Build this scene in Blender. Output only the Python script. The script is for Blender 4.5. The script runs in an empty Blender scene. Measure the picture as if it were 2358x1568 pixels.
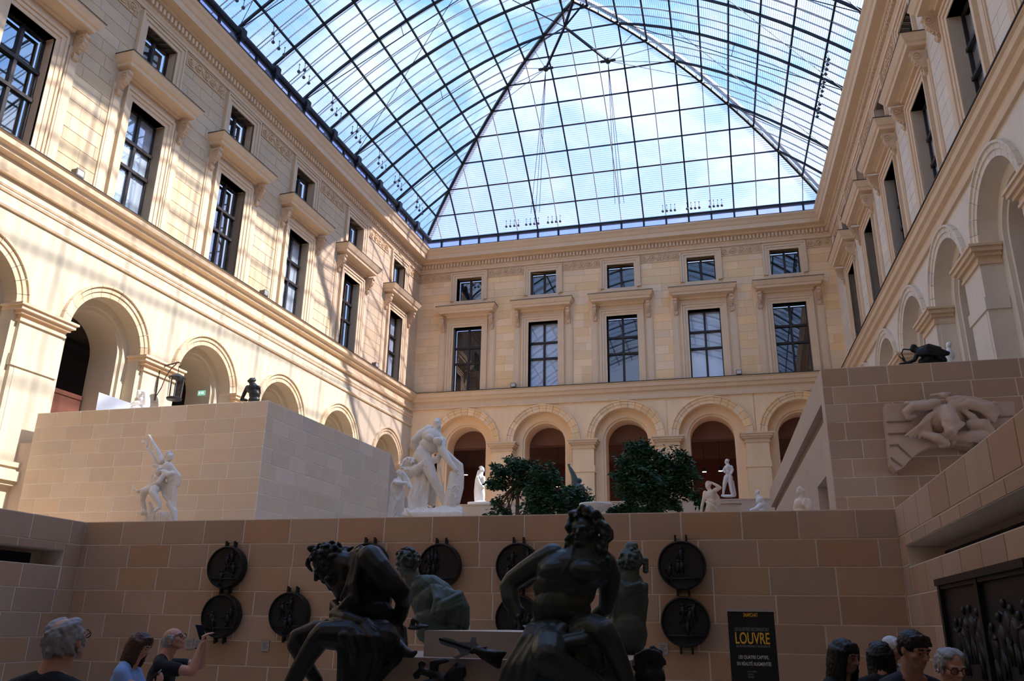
import bpy, bmesh, math, random
import numpy as np
from mathutils import Vector, Matrix, Euler, noise as mnoise
random.seed(7)
SC = bpy.context.scene
COL = SC.collection
D = bpy.data
PI = math.pi
# ---------------------------------------------------------------- camera
W, H = 2358, 1568
F = 1884.4
CAMZ = 1.70
YAW, PIT, ROL = -.2632, .3344, .0173
def _basis():
    cy, sy, cp, sp = math.cos(YAW), math.sin(YAW), math.cos(PIT), math.sin(PIT)
    f = Vector((sy*cp, cy*cp, sp)); r = Vector((cy, -sy, 0)); u = r.cross(f)
    cr, sr = math.cos(ROL), math.sin(ROL)
    return cr*r+sr*u, -sr*r+cr*u, f
CR, CU, CF = _basis()
CAM = Vector((0, 0, CAMZ))
cam = D.objects.new('camera', D.cameras.new('camera'))
COL.objects.link(cam)
m = Matrix.Identity(4)
for i in range(3):
    m[i][0], m[i][1], m[i][2], m[i][3] = CR[i], CU[i], -CF[i], CAM[i]
cam.matrix_world = m
cam.data.sensor_width = 36
cam.data.lens = F*36/W
cam.data.clip_end = 400
SC.camera = cam
# ---------------------------------------------------------------- view, sun, sky
vs = SC.view_settings
vs.view_transform = 'Standard'; vs.look = 'None'; vs.exposure = 0.70; vs.gamma = 1.0
vs.use_curve_mapping = False
cy = SC.cycles
cy.max_bounces = 8; cy.diffuse_bounces = 6; cy.glossy_bounces = 2; cy.transmission_bounces = 2
cy.transparent_max_bounces = 12; cy.caustics_reflective = False; cy.caustics_refractive = False
cy.sample_clamp_indirect = 6
SUN_DIR = Vector((1, .03, 1.0)).normalized()        # towards the sun
sl = D.lights.new('sun', 'SUN'); sl.energy = 6.9; sl.angle = .012; sl.color = (1, .91, .80)
so = D.objects.new('sun', sl); COL.objects.link(so)
so.rotation_euler = SUN_DIR.to_track_quat('Z', 'Y').to_euler()
so.location = (30, 10, 60)
w = D.worlds.new('sky'); SC.world = w; w.use_nodes = True
def nodes_of(tree):
    tree.nodes.clear()
    def N(t, **k):
        n = tree.nodes.new(t)
        for a, b in k.items():
            if a == 'inp':
                for q, v in b.items(): n.inputs[q].default_value = v
            else: setattr(n, a, b)
        return n
    def Lk(a, b): tree.links.new(a, b)
    return N, Lk
N, Lk = nodes_of(w.node_tree)
tc = N('ShaderNodeTexCoord')
sep = N('ShaderNodeSeparateXYZ'); Lk(tc.outputs['Generated'], sep.inputs[0])
ramp = N('ShaderNodeValToRGB'); Lk(sep.outputs['Z'], ramp.inputs[0])
e = ramp.color_ramp.elements
e[0].position = 0.0; e[0].color = (.60, .70, 1.05, 1)
e[1].position = 1.0; e[1].color = (.12, .37, .92, 1)
x_ = e.new(.45); x_.color = (.34, .57, 1.02, 1)
mp = N('ShaderNodeMapping', inp={'Scale': (2.3, 2.3, 3.6), 'Location': (1.35, .2, .4)}); Lk(tc.outputs['Generated'], mp.inputs[0])
nz = N('ShaderNodeTexNoise', inp={'Scale': 1.7, 'Detail': 7, 'Roughness': .58, 'Distortion': .25}); Lk(mp.outputs[0], nz.inputs[0])
cr = N('ShaderNodeValToRGB'); Lk(nz.outputs['Fac'], cr.inputs[0])
cr.color_ramp.elements[0].position = .47; cr.color_ramp.elements[0].color = (0, 0, 0, 1)
cr.color_ramp.elements[1].position = .66; cr.color_ramp.elements[1].color = (1, 1, 1, 1)
mix = N('ShaderNodeMix', data_type='RGBA'); Lk(cr.outputs[0], mix.inputs[0]); Lk(ramp.outputs[0], mix.inputs[6]); mix.inputs[7].default_value = (.88, .93, 1.04, 1)
# haze round the sun: the sky brightens smoothly towards it
vm = N('ShaderNodeVectorMath', operation='DOT_PRODUCT'); Lk(tc.outputs['Generated'], vm.inputs[0]); vm.inputs[1].default_value = SUN_DIR
h1 = N('ShaderNodeMath', operation='MULTIPLY_ADD', inp={1: .5, 2: .5}); Lk(vm.outputs['Value'], h1.inputs[0])
h2 = N('ShaderNodeMath', operation='POWER', inp={1: 4.0}); Lk(h1.outputs[0], h2.inputs[0])
h3 = N('ShaderNodeMath', operation='MULTIPLY_ADD', inp={1: 1.7, 2: .80}); Lk(h2.outputs[0], h3.inputs[0])
bg = N('ShaderNodeBackground'); Lk(mix.outputs[2], bg.inputs[0]); Lk(h3.outputs[0], bg.inputs['Strength'])
out = N('ShaderNodeOutputWorld'); Lk(bg.outputs[0], out.inputs[0])
# ---------------------------------------------------------------- materials
MAT = {}
def mat(name, col, rough=.7, metal=0, noise=0, nscale=3, bump=0, bscale=30, rnd=0, island=0, spec=.3, streak=0, emit=None, warm=0):
    """procedural material: base colour, object/island random tint, noise mottling and fine bump"""
    if name in MAT: return MAT[name]
    mt = D.materials.new(name); mt.use_nodes = True
    N, Lk = nodes_of(mt.node_tree)
    out = N('ShaderNodeOutputMaterial'); b = N('ShaderNodeBsdfPrincipled')
    Lk(b.outputs[0], out.inputs[0])
    b.inputs['Roughness'].default_value = rough; b.inputs['Metallic'].default_value = metal
    b.inputs['Specular IOR Level'].default_value = spec
    c = N('ShaderNodeRGB'); c.outputs[0].default_value = (*col, 1); cur = c.outputs[0]
    geo = N('ShaderNodeNewGeometry')
    tcn = N('ShaderNodeTexCoord')
    def hsv(fac_out, lo, hi, cur, sock='Value'):
        mr = N('ShaderNodeMapRange', inp={'To Min': lo, 'To Max': hi}); Lk(fac_out, mr.inputs[0])
        h = N('ShaderNodeHueSaturation'); Lk(mr.outputs[0], h.inputs[sock]); Lk(cur, h.inputs['Color'])
        return h.outputs[0]
    if rnd or island:
        if rnd:
            oi = N('ShaderNodeObjectInfo'); r = oi.outputs['Random']; a = rnd
        else:
            r = geo.outputs['Random Per Island']; a = island
        cur = hsv(r, 1-a, 1+a*.7, cur)
        mm = N('ShaderNodeMath', operation='MULTIPLY', inp={1: 7.31}); Lk(r, mm.inputs[0])
        fr = N('ShaderNodeMath', operation='FRACT'); Lk(mm.outputs[0], fr.inputs[0])
        cur = hsv(fr.outputs[0], 1-a*1.0, 1+a*1.4+warm, cur, 'Saturation')
        m3 = N('ShaderNodeMath', operation='MULTIPLY', inp={1: 13.7}); Lk(r, m3.inputs[0])
        f3 = N('ShaderNodeMath', operation='FRACT'); Lk(m3.outputs[0], f3.inputs[0])
        cur = hsv(f3.outputs[0], .5-a*.06, .5+a*.03, cur, 'Hue')
    if noise:
        n1 = N('ShaderNodeTexNoise', inp={'Scale': nscale, 'Detail': 6, 'Roughness': .6}); Lk(geo.outputs['Position'], n1.inputs[0])
        cur = hsv(n1.outputs['Fac'], 1-noise, 1+noise, cur)
    if streak:
        mp = N('ShaderNodeMapping', inp={'Scale': (2.2, 2.2, .12)}); Lk(geo.outputs['Position'], mp.inputs[0])
        n2 = N('ShaderNodeTexNoise', inp={'Scale': 2.0, 'Detail': 5}); Lk(mp.outputs[0], n2.inputs[0])
        cur = hsv(n2.outputs['Fac'], 1-streak, 1+streak, cur)
    Lk(cur, b.inputs['Base Color'])
    if bump:
        n3 = N('ShaderNodeTexNoise', inp={'Scale': bscale, 'Detail': 4}); Lk(tcn.outputs['Object'], n3.inputs[0])
        bp = N('ShaderNodeBump', inp={'Strength': bump, 'Distance': .02}); Lk(n3.outputs['Fac'], bp.inputs['Height']); Lk(bp.outputs[0], b.inputs['Normal'])
    if emit:
        b.inputs['Emission Color'].default_value = (*emit[0], 1); b.inputs['Emission Strength'].default_value = emit[1]
    MAT[name] = mt
    return mt
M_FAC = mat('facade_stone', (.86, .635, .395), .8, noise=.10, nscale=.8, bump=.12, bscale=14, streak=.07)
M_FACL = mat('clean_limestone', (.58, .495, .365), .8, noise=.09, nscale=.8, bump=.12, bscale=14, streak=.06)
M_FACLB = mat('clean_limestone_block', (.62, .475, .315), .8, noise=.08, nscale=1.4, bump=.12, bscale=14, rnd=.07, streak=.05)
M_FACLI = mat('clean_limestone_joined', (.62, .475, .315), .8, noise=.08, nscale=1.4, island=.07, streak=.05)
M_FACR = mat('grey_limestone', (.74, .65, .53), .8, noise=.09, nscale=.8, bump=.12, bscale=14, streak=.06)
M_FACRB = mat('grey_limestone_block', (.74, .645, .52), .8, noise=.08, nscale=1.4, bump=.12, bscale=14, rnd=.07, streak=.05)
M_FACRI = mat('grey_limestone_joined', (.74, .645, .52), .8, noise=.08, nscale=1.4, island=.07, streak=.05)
M_FACB = mat('facade_block', (.86, .63, .385), .8, noise=.08, nscale=1.4, bump=.12, bscale=14, rnd=.09, streak=.05, warm=.06)
M_FACI = mat('facade_block_joined', (.86, .63, .385), .8, noise=.08, nscale=1.4, island=.09, streak=.05)
M_TRIM = mat('carved_stone', (.72, .545, .365), .8, noise=.10, nscale=2, bump=.1, bscale=20, streak=.05)
M_BLK = mat('shaded_stone_block', (.42, .285, .19), .75, noise=.10, nscale=2.2, bump=.06, bscale=40, rnd=.12)  # shade of the lower court and right terrace put into the stone colour
M_BLKLIT = mat('lit_stone_block', (.70, .55, .40), .75, noise=.08, nscale=2.2, bump=.06, bscale=40, rnd=.08)  # same stone lightened for the left terrace, its stronger light in the colour
M_MORT = mat('mortar', (.66, .56, .46), .9)
M_MORTL = mat('pale_mortar', (.86, .78, .68), .9)
M_CSTO = mat('court_stone', (.50, .39, .30), .75, noise=.12, nscale=1.6, bump=.06, bscale=30, streak=.10)
M_FLOOR = mat('floor_stone', (.45, .37, .30), .6, noise=.1, nscale=1.2)
M_DARKRED = mat('gallery_red', (.105, .032, .022), .8, noise=.15, nscale=.7)
M_GALF = mat('gallery_floor', (.12, .08, .06), .6)
M_LEAD = mat('lead_flashing', (.045, .042, .042), .6)
M_STEEL = mat('dark_steel', (.022, .026, .034), .42, metal=.3)
M_STEELG = mat('grey_steel', (.52, .53, .53), .5)
M_FRAME = mat('window_frame', (.035, .027, .027), .5)
M_BLIND = mat('white_blind', (.90, .92, .94), .9, noise=.05, nscale=1.5)
M_VOID = mat('dark_room', (.012, .012, .014), .9)
M_LOUV = mat('louvre_blade', (.62, .66, .72), .5)
def glass_mat(name, tint, refl, rough=.02, blendcol=None, fac=0):
    mt = D.materials.new(name); mt.use_nodes = True
    N, Lk = nodes_of(mt.node_tree)
    out = N('ShaderNodeOutputMaterial')
    t = N('ShaderNodeBsdfTransparent'); t.inputs[0].default_value = (*tint, 1)
    g = N('ShaderNodeBsdfGlossy'); g.inputs['Roughness'].default_value = rough; g.inputs[0].default_value = (1, 1, 1, 1)
    lw = N('ShaderNodeLayerWeight', inp={'Blend': .25})
    mr = N('ShaderNodeMapRange', inp={'To Min': refl[0], 'To Max': refl[1]}); Lk(lw.outputs['Facing'], mr.inputs[0])
    mx = N('ShaderNodeMixShader'); Lk(mr.outputs[0], mx.inputs[0]); Lk(t.outputs[0], mx.inputs[1]); Lk(g.outputs[0], mx.inputs[2])
    cur = mx.outputs[0]
    if blendcol:
        d = N('ShaderNodeBsdfDiffuse'); d.inputs[0].default_value = (*blendcol, 1)
        tr = N('ShaderNodeBsdfTranslucent'); tr.inputs[0].default_value = (*blendcol, 1)
        ad = N('ShaderNodeMixShader', inp={0: .6}); Lk(d.outputs[0], ad.inputs[1]); Lk(tr.outputs[0], ad.inputs[2])
        m2 = N('ShaderNodeMixShader', inp={0: fac}); Lk(cur, m2.inputs[1]); Lk(ad.outputs[0], m2.inputs[2]); cur = m2.outputs[0]
    Lk(cur, out.inputs[0]); MAT[name] = mt
    return mt
M_ROOFGL = glass_mat('roof_glass', (.83, .89, .97), (.02, .25))
M_HIPGL = glass_mat('hip_glass', (.82, .80, .93), (.02, .2), blendcol=(.70, .76, .95), fac=.13)
M_WINGL = glass_mat('window_glass', (.90, .93, .97), (.06, .55))
# ---------------------------------------------------------------- mesh helpers
class MB:
    """collects vertices and faces, builds ONE mesh"""
    def __init__(s): s.v = []; s.f = []
    def add(s, vs, fs):
        o = len(s.v); s.v += [tuple(q) for q in vs]; s.f += [tuple(i+o for i in q) for q in fs]; return s
    def box(s, x0, x1, y0, y1, z0, z1):
        return s.add([(x0,y0,z0),(x1,y0,z0),(x1,y1,z0),(x0,y1,z0),(x0,y0,z1),(x1,y0,z1),(x1,y1,z1),(x0,y1,z1)],
                     [(0,3,2,1),(4,5,6,7),(0,1,5,4),(1,2,6,5),(2,3,7,6),(3,0,4,7)])
    def quad(s, a, b, c, d): return s.add([a, b, c, d], [(0, 1, 2, 3)])
    def prof(s, pts, x0, x1, m0=0, m1=0, cap=True):
        """profile of (y,z) points extruded along x; m0/m1 mitre: x grows by m*y"""
        n = len(pts)
        vs = [(x0+m0*y, y, z) for y, z in pts]+[(x1+m1*y, y, z) for y, z in pts]
        fs = [(i, (i+1) % n, n+(i+1) % n, n+i) for i in range(n)]
        if cap: fs += [tuple(range(n))[::-1], tuple(range(n, 2*n))]
        return s.add(vs, fs)
    def bar(s, a, b, r, r2=None, seg=4, twist=PI/4):
        a, b = Vector(a), Vector(b); r2 = r if r2 is None else r2
        d = (b-a)
        if d.length < 1e-6: return s
        d.normalize()
        u = d.cross(Vector((0, 0, 1)))
        if u.length < 1e-3: u = Vector((1, 0, 0))
        u.normalize(); v = d.cross(u)
        vs = []
        for p, rr in ((a, r), (b, r2)):
            for k in range(seg):
                t = 2*PI*k/seg+twist
                vs.append(p+u*rr*math.cos(t)+v*rr*math.sin(t))
        fs = [(k, (k+1) % seg, seg+(k+1) % seg, seg+k) for k in range(seg)]+[tuple(range(seg))[::-1], tuple(range(seg, 2*seg))]
        return s.add(vs, fs)
    def path(s, pts, r, seg=4):
        for a, b in zip(pts, pts[1:]): s.bar(a, b, r, seg=seg)
        return s
    def ball(s, c, r, n=6, sx=1, sy=1, sz=1):
        c = Vector(c); vs = [c+Vector((0, 0, r*sz))]
        for i in range(1, n):
            t = PI*i/n
            for k in range(2*n):
                p = PI*k/n
                vs.append(c+Vector((r*sx*math.sin(t)*math.cos(p), r*sy*math.sin(t)*math.sin(p), r*sz*math.cos(t))))
        vs.append(c-Vector((0, 0, r*sz))); q = 2*n; fs = []
        for k in range(q): fs.append((0, 1+k, 1+(k+1) % q))
        for i in range(n-2):
            for k in range(q): fs.append((1+i*q+k, 1+(i+1)*q+k, 1+(i+1)*q+(k+1) % q, 1+i*q+(k+1) % q))
        o = len(vs)-1
        for k in range(q): fs.append((o, 1+(n-2)*q+(k+1) % q, 1+(n-2)*q+k))
        return s.add(vs, fs)
    def lathe(s, prof, c=(0, 0, 0), seg=24):
        """prof: (r,z) list from bottom to top, about z through c"""
        n = len(prof); vs = []
        for k in range(seg):
            t = 2*PI*k/seg
            vs += [(c[0]+r*math.cos(t), c[1]+r*math.sin(t), c[2]+z) for r, z in prof]
        fs = [(k*n+i, ((k+1) % seg)*n+i, ((k+1) % seg)*n+i+1, k*n+i+1) for k in range(seg) for i in range(n-1)]
        fs += [tuple(k*n for k in range(seg))[::-1], tuple(k*n+n-1 for k in range(seg))]
        return s.add(vs, fs)
    def mesh(s, name, smooth=False):
        me = D.meshes.new(name); me.from_pydata(s.v, [], s.f); me.validate()
        bm = bmesh.new(); bm.from_mesh(me); bmesh.ops.recalc_face_normals(bm, faces=bm.faces); bm.to_mesh(me); bm.free()
        if smooth:
            for p in me.polygons: p.use_smooth = True
        return me
    def build(s, name, m, parent=None, smooth=False):
        return link(name, s.mesh(name, smooth), m, parent)
def link(name, me, m=None, parent=None, loc=None, rot=None, scale=None):
    o = D.objects.new(name, me); COL.objects.link(o)
    if m is not None and me is not None and not me.materials: me.materials.append(m)
    if parent is not None: o.parent = parent
    if loc is not None: o.location = loc
    if rot is not None: o.rotation_euler = rot
    if scale is not None: o.scale = scale
    return o
def tag(o, label=None, cat=None, group=None, kind=None):
    if label: o['label'] = label
    if cat: o['category'] = cat
    if group: o['group'] = group
    if kind: o['kind'] = kind
    return o
def root(name, label=None, cat=None, loc=(0, 0, 0), rotz=0, group=None, kind=None):
    o = D.objects.new(name, None); COL.objects.link(o); o.location = loc; o.rotation_euler = (0, 0, rotz)
    o.empty_display_size = .2
    return tag(o, label, cat, group, kind)
def ray(px, py): return CF+CR*((px-W/2)/F)-CU*((py-H/2)/F)
def at(px, py, Y):
    """world point seen at photograph pixel (px,py) at depth Y"""
    v = ray(px, py); return CAM+v*(Y/v.y)
def mpp(Y, px=1179, py=1300):
    """metres per photograph pixel at depth Y"""
    v = ray(px, py); return Y/v.y/F
UNIT = None
def unit_block():
    """unit stone: front face y=-.5 with chamfered edges, 26 triangles"""
    global UNIT
    if UNIT is None:
        b = MB(); c = .5; i = .488
        vs = [(-c,.5,-c),(c,.5,-c),(c,.5,c),(-c,.5,c),(-c,-.3,-c),(c,-.3,-c),(c,-.3,c),(-c,-.3,c),(-i,-.5,-i*.985),(i,-.5,-i*.985),(i,-.5,i*.985),(-i,-.5,i*.985)]
        b.add(vs, [(0,1,2,3),(0,4,5,1),(1,5,6,2),(2,6,7,3),(3,7,4,0),(4,8,9,5),(5,9,10,6),(6,10,11,7),(7,11,8,4),(8,11,10,9)])
        UNIT = b.mesh('stone_block')
    return UNIT
def cut(rects, hole):
    out = []
    hx0, hx1, hz0, hz1 = hole
    for (x0, x1, z0, z1) in rects:
        if hx1 <= x0 or hx0 >= x1 or hz1 <= z0 or hz0 >= z1: out.append((x0, x1, z0, z1)); continue
        if hx0 > x0: out.append((x0, hx0, z0, z1))
        if hx1 < x1: out.append((hx1, x1, z0, z1))
        a, b = max(x0, hx0), min(x1, hx1)
        if hz0 > z0: out.append((a, b, z0, hz0))
        if hz1 < z1: out.append((a, b, hz1, z1))
    return [r for r in out if r[1]-r[0] > .05 and r[3]-r[2] > .05]
def ashlar(parent, x0, x1, z0, z1, courses, length, m, mj, holes=(), depth=.1, gap=.010, limit=295, near=None, seed=1, jitter=.12, proud=.012):
    """stones laid in courses on the plane y=0 of parent, cut round the holes; the largest `limit` are parts, the rest one stuff part"""
    rn = random.Random(seed); rects = []
    z = z1; ci = 0
    while z > z0+.04:
        h = courses[ci % len(courses)]; zb = max(z0, z-h)
        x = x0-rn.random()*length*.4-(length*.5 if ci % 2 else 0)
        while x < x1:
            l = length*(1+rn.uniform(-jitter, jitter)); a, b = max(x, x0), min(x+l, x1)
            if b-a > .12: rects.append((a, b, zb, z))
            elif b-a > 0.001 and rects: q = rects[-1]; rects[-1] = (q[0], b, q[2], q[3])
            x += l
        z = zb; ci += 1
    for h in holes: rects = cut(rects, h)
    def key(r):
        a = (r[1]-r[0])*(r[3]-r[2])
        if near is None: return -a
        return abs((r[0]+r[1])/2-near)-a*.01
    rects.sort(key=key)
    me = unit_block().copy() if False else unit_block()
    key_m = 'stone_block_'+m.name
    if key_m not in MESHES:
        q = me.copy(); q.materials.clear(); q.materials.append(m); MESHES[key_m] = q
    me = MESHES[key_m]
    for (a, b, c, d) in rects[:limit]:
        p = proud*rn.uniform(.4, 1.4)
        link('stone_block', me, None, parent, ((a+b)/2, depth/2-p, (c+d)/2), None, (b-a-gap, depth, d-c-gap))
    rest = rects[limit:]
    if rest:
        b_ = MB()
        for (a, b, c, d) in rest: b_.box(a+gap/2, b-gap/2, -proud, depth, c+gap/2, d-gap/2)
        o = b_.build('stone_courses', mj, parent); o['kind'] = 'stuff'
MESHES = {}

def reparent(o, np_):
    """makes o a sub-part of another part of the same thing without moving it"""
    o.parent = np_; o.matrix_parent_inverse = np_.matrix_basis.inverted(); return o
# ================================================================ the old palace facades
YB = 46.0; TL, TR = .0493, .0310
def xl(Y): return -18.71-(YB-Y)*TL
def xr(Y): return 6.65+(YB-Y)*TR
wall_back = root('wall_back', kind='structure', loc=(0, YB, 0))
wall_left = root('wall_left', kind='structure', loc=(xl(0), 0, 0), rotz=PI/2-math.atan(TL))
wall_right = root('wall_right', kind='structure', loc=(xr(0), 0, 0), rotz=-PI/2+math.atan(TR))
UL = 1/math.cos(math.atan(TL)); UR = 1/math.cos(math.atan(TR))
Z_LEDGE, Z_W1, Z_S0, Z_S1, Z_COR = 15.1, 19.35, 21.15, 22.72, 24.6
# ---- shared meshes -------------------------------------------------------------
def scroll_panel():
    b = MB(); w2, h2 = 1.22, .29
    b.box(-w2, w2, .0, .1, -h2, h2)
    for z in (-h2+.02, h2-.02): b.box(-w2, w2, -.03, 0, z-.02, z+.02)
    for x in (-w2+.02, w2-.02): b.box(x-.02, x+.02, -.03, 0, -h2, h2)
    for k in range(5):
        cx = -.94+k*.47; sg = 1 if k % 2 else -1
        pts = [(cx+.22*(1-t*.75)*math.cos(sg*t*9.5+k), -.02, .21*(1-t*.75)*math.sin(sg*t*9.5+k)) for t in [i/15 for i in range(16)]]
        b.path(pts, .032)
        b.ball((cx, -.03, 0), .07, 4)
        b.bar((cx+.1, -.02, sg*.2), (cx+.36, -.02, -sg*.2), .03)
    return b.mesh('frieze_panel')
ME_SCROLL = scroll_panel(); ME_SCROLL.materials.append(mat('frieze_relief', (.68, .49, .31), .85, noise=.2, nscale=6))
def console_mesh():
    """carved scroll bracket, top at z=0, hangs to -.95, projects to y=-.45"""
    b = MB(); pts = []
    prof = [(0, 0), (-.50, 0), (-.52, -.10), (-.44, -.16), (-.47, -.28), (-.40, -.42), (-.24, -.58), (-.15, -.68), (-.20, -.78), (-.16, -.90), (-.06, -.95), (0, -.95)]
    b.prof(prof, -.10, .10)
    for x in (-.11, .11):
        for (y, z, r) in ((-.33, -.2, .12), (-.12, -.78, .07)):
            ring = [(x, y+r*math.cos(t), z+r*math.sin(t)) for t in [2*PI*i/10 for i in range(11)]]
            b.path(ring, .022); b.ball((x, y, z), .04, 4)
    for k in range(4): b.ball((0, -.42+.06*k, -.3-.1*k), .06, 4)
    return b.mesh('console')
ME_CONS = console_mesh(); ME_CONS.materials.append(mat('console_stone', (.62, .45, .30), .85, noise=.2, nscale=8))
def frame_mesh(w2, h, rows, t=.055, mt=.06):
    b = MB()
    b.box(-w2, -w2+t, 0, .1, 0, h); b.box(w2-t, w2, 0, .1, 0, h); b.box(-w2, w2, 0, .1, h-t, h); b.box(-w2, w2, 0, .1, 0, t)
    b.box(-mt, mt, -.03, .1, 0, h)
    for z in rows: b.box(-w2, w2, -.05, .1, z-.06, z+.06)
    return b.mesh('frame')
ROWS = (1.95, 2.97)
ME_FR = {}
def frame(w2, h, rows):
    k = (w2, h)
    if k not in ME_FR: ME_FR[k] = frame_mesh(w2, h, rows); ME_FR[k].materials.append(M_FRAME)
    return ME_FR[k]
def surround_mesh(w2, h, big):
    b = MB(); D0 = .38
    # reveals
    b.box(-w2-.02, -w2, -.02, D0+.2, 0, h); b.box(w2, w2+.02, -.02, D0+.2, 0, h); b.box(-w2-.02, w2+.02, -.02, D0+.2, h, h+.02)
    # stepped architrave
    for (o, t, p) in ((0, .16, .05), (.16, .15, .09), (.31, .08, .14)):
        b.box(-w2-o-t, -w2-o, -p, .05, 0, h+o); b.box(w2+o, w2+o+t, -p, .05, 0, h+o); b.box(-w2-o-t, w2+o+t, -p, .05, h+o, h+o+t)
    if big:
        b.box(-w2-.39, w2+.39, -.06, .05, h+.39, h+.68)          # frieze under the hood
        for s in (-1, 1):
            x = s*(w2+.72); b.box(x-.2, x+.2, -.05, .05, 0, h+.2); b.box(x-.13, x+.13, -.075, .05, 0, h-.1)
    else:
        for (o, t, p) in ((0, .16, .05), (.16, .15, .09)): b.box(-w2-o-t, w2+o+t, -p, .05, -o-t, -o)
        b.box(-w2-.4, w2+.4, -.16, .05, -.42, -.31)
        for s in (-1, 1): b.box(s*(w2+.2)-.2, s*(w2+.2)+.2, -.1, .05, -.55, -.42)
    return b.mesh('surround')
ME_SUR = {}
def hood_mesh(w2):
    prof = [(.02, .0), (-.18, .0), (-.20, .10), (-.34, .16), (-.58, .18), (-.60, .30), (-.66, .34), (-.76, .52), (-.78, .56), (.02, .58)]
    b = MB(); L = w2
    vs = [(-(L+y+.76)*-1 if False else 0, 0, 0)]
    n = len(prof); V = []
    for sx in (-1, 1):
        for y, z in prof: V.append((sx*(L-.76-y), y, z))
    Fc = [(i, (i+1) % n, n+(i+1) % n, n+i) for i in range(n)]
    b.add(V, Fc)
    # returns to the wall
    for sx in (-1, 1):
        V = [(sx*(L-.76-y), y, z) for y, z in prof]+[(sx*(L-.76-y), .02, z) for y, z in prof]
        b.add(V, [(i, (i+1) % n, n+(i+1) % n, n+i) for i in range(n)]+[tuple(range(n, 2*n))])
    b.box(-L, L, -.785, .02, .58, .60)
    return b.mesh('hood')
ME_HOOD = hood_mesh(1.93); ME_HOOD.materials.append(M_TRIM)
lead = MB(); lead.box(-1.95, 1.95, -.80, .02, .60, .625); ME_HLEAD = lead.mesh('lead_cap'); ME_HLEAD.materials.append(M_LEAD)
PANE = {}
def pane_mesh(w, h):
    k = (round(w, 3), round(h, 3))
    if k not in PANE:
        b = MB(); b.box(-w/2, w/2, -.004, .004, -h/2, h/2); PANE[k] = b.mesh('pane'); PANE[k].materials.append(M_WINGL)
    return PANE[k]
WN = [0]
def window(wall, u, w2, z0, h, rows, blind, big):
    WN[0] += 1
    r = root('window_%d' % WN[0], kind='structure')
    r.matrix_world = wall.matrix_basis @ Matrix.Translation((u, 0, z0))
    r.location = (wall.matrix_basis @ Vector((u, 0, z0))); r.rotation_euler = wall.rotation_euler
    k = (w2, h, big)
    if k not in ME_SUR: ME_SUR[k] = surround_mesh(w2, h, big); ME_SUR[k].materials.append(M_TRIM)
    link('surround', ME_SUR[k], None, r)
    link('frame', frame(w2, h, rows), None, r, (0, .36, 0))
    zs = [.055]+[q for z in rows for q in (z-.06, z+.06)]+[h-.055]
    for i in range(0, len(zs), 2):
        for s in (-1, 1):
            pw = w2-.055-.06
            link('pane', pane_mesh(pw, zs[i+1]-zs[i]), None, r, (s*(.06+pw/2), .42, (zs[i]+zs[i+1])/2))
    b = MB()
    if blind: b.box(-w2, w2, .45, .47, 0, h); b.build('blind', M_BLIND, r)
    else: b.box(-w2, w2, .70, .72, 0, h); b.build('dark_interior', M_VOID, r)
    if big:
        link('hood', ME_HOOD, None, r, (0, 0, h+.64)); link('lead_cap', ME_HLEAD, None, r, (0, 0, h+.64))
        for s in (-1, 1): link('console', ME_CONS, None, r, (s*1.60, 0, h+.64))
    return r
def voussoir_mesh(ri, ro, n, m):
    b = MB(); a = PI/n; seg = 3
    prof = [(ri, 0), (ri, -.05), (ri+(ro-ri)*.42, -.05), (ri+(ro-ri)*.45, -.09), (ri+(ro-ri)*.80, -.09), (ri+(ro-ri)*.84, -.15), (ro, -.15), (ro, .02), (ri, .3)]
    V = []; k = len(prof)
    for i in range(seg+1):
        t = -a/2+.004+(a-.008)*i/seg
        V += [(r*math.sin(t), y, r*math.cos(t)) for r, y in prof]
    Fc = [(i*k+j, i*k+(j+1) % k, (i+1)*k+(j+1) % k, (i+1)*k+j) for i in range(seg) for j in range(k)]
    Fc += [tuple(range(k)), tuple(range(seg*k, seg*k+k))]
    b.add(V, Fc); me = b.mesh('voussoir'); me.materials.append(m)
    return me
def impost_mesh(hw, z0, z1, deep):
    """moulded block on top of a pier, wraps its sides"""
    b = MB(); h = z1-z0
    for (f0, f1, p) in ((0, .14, .06), (.14, .42, .03), (.42, .62, .13), (.62, .86, .22), (.86, 1, .28)):
        b.box(-hw-p, hw+p, -p-.12, deep, z0+h*f0, z0+h*f1)
    return b.mesh('impost')
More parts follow.
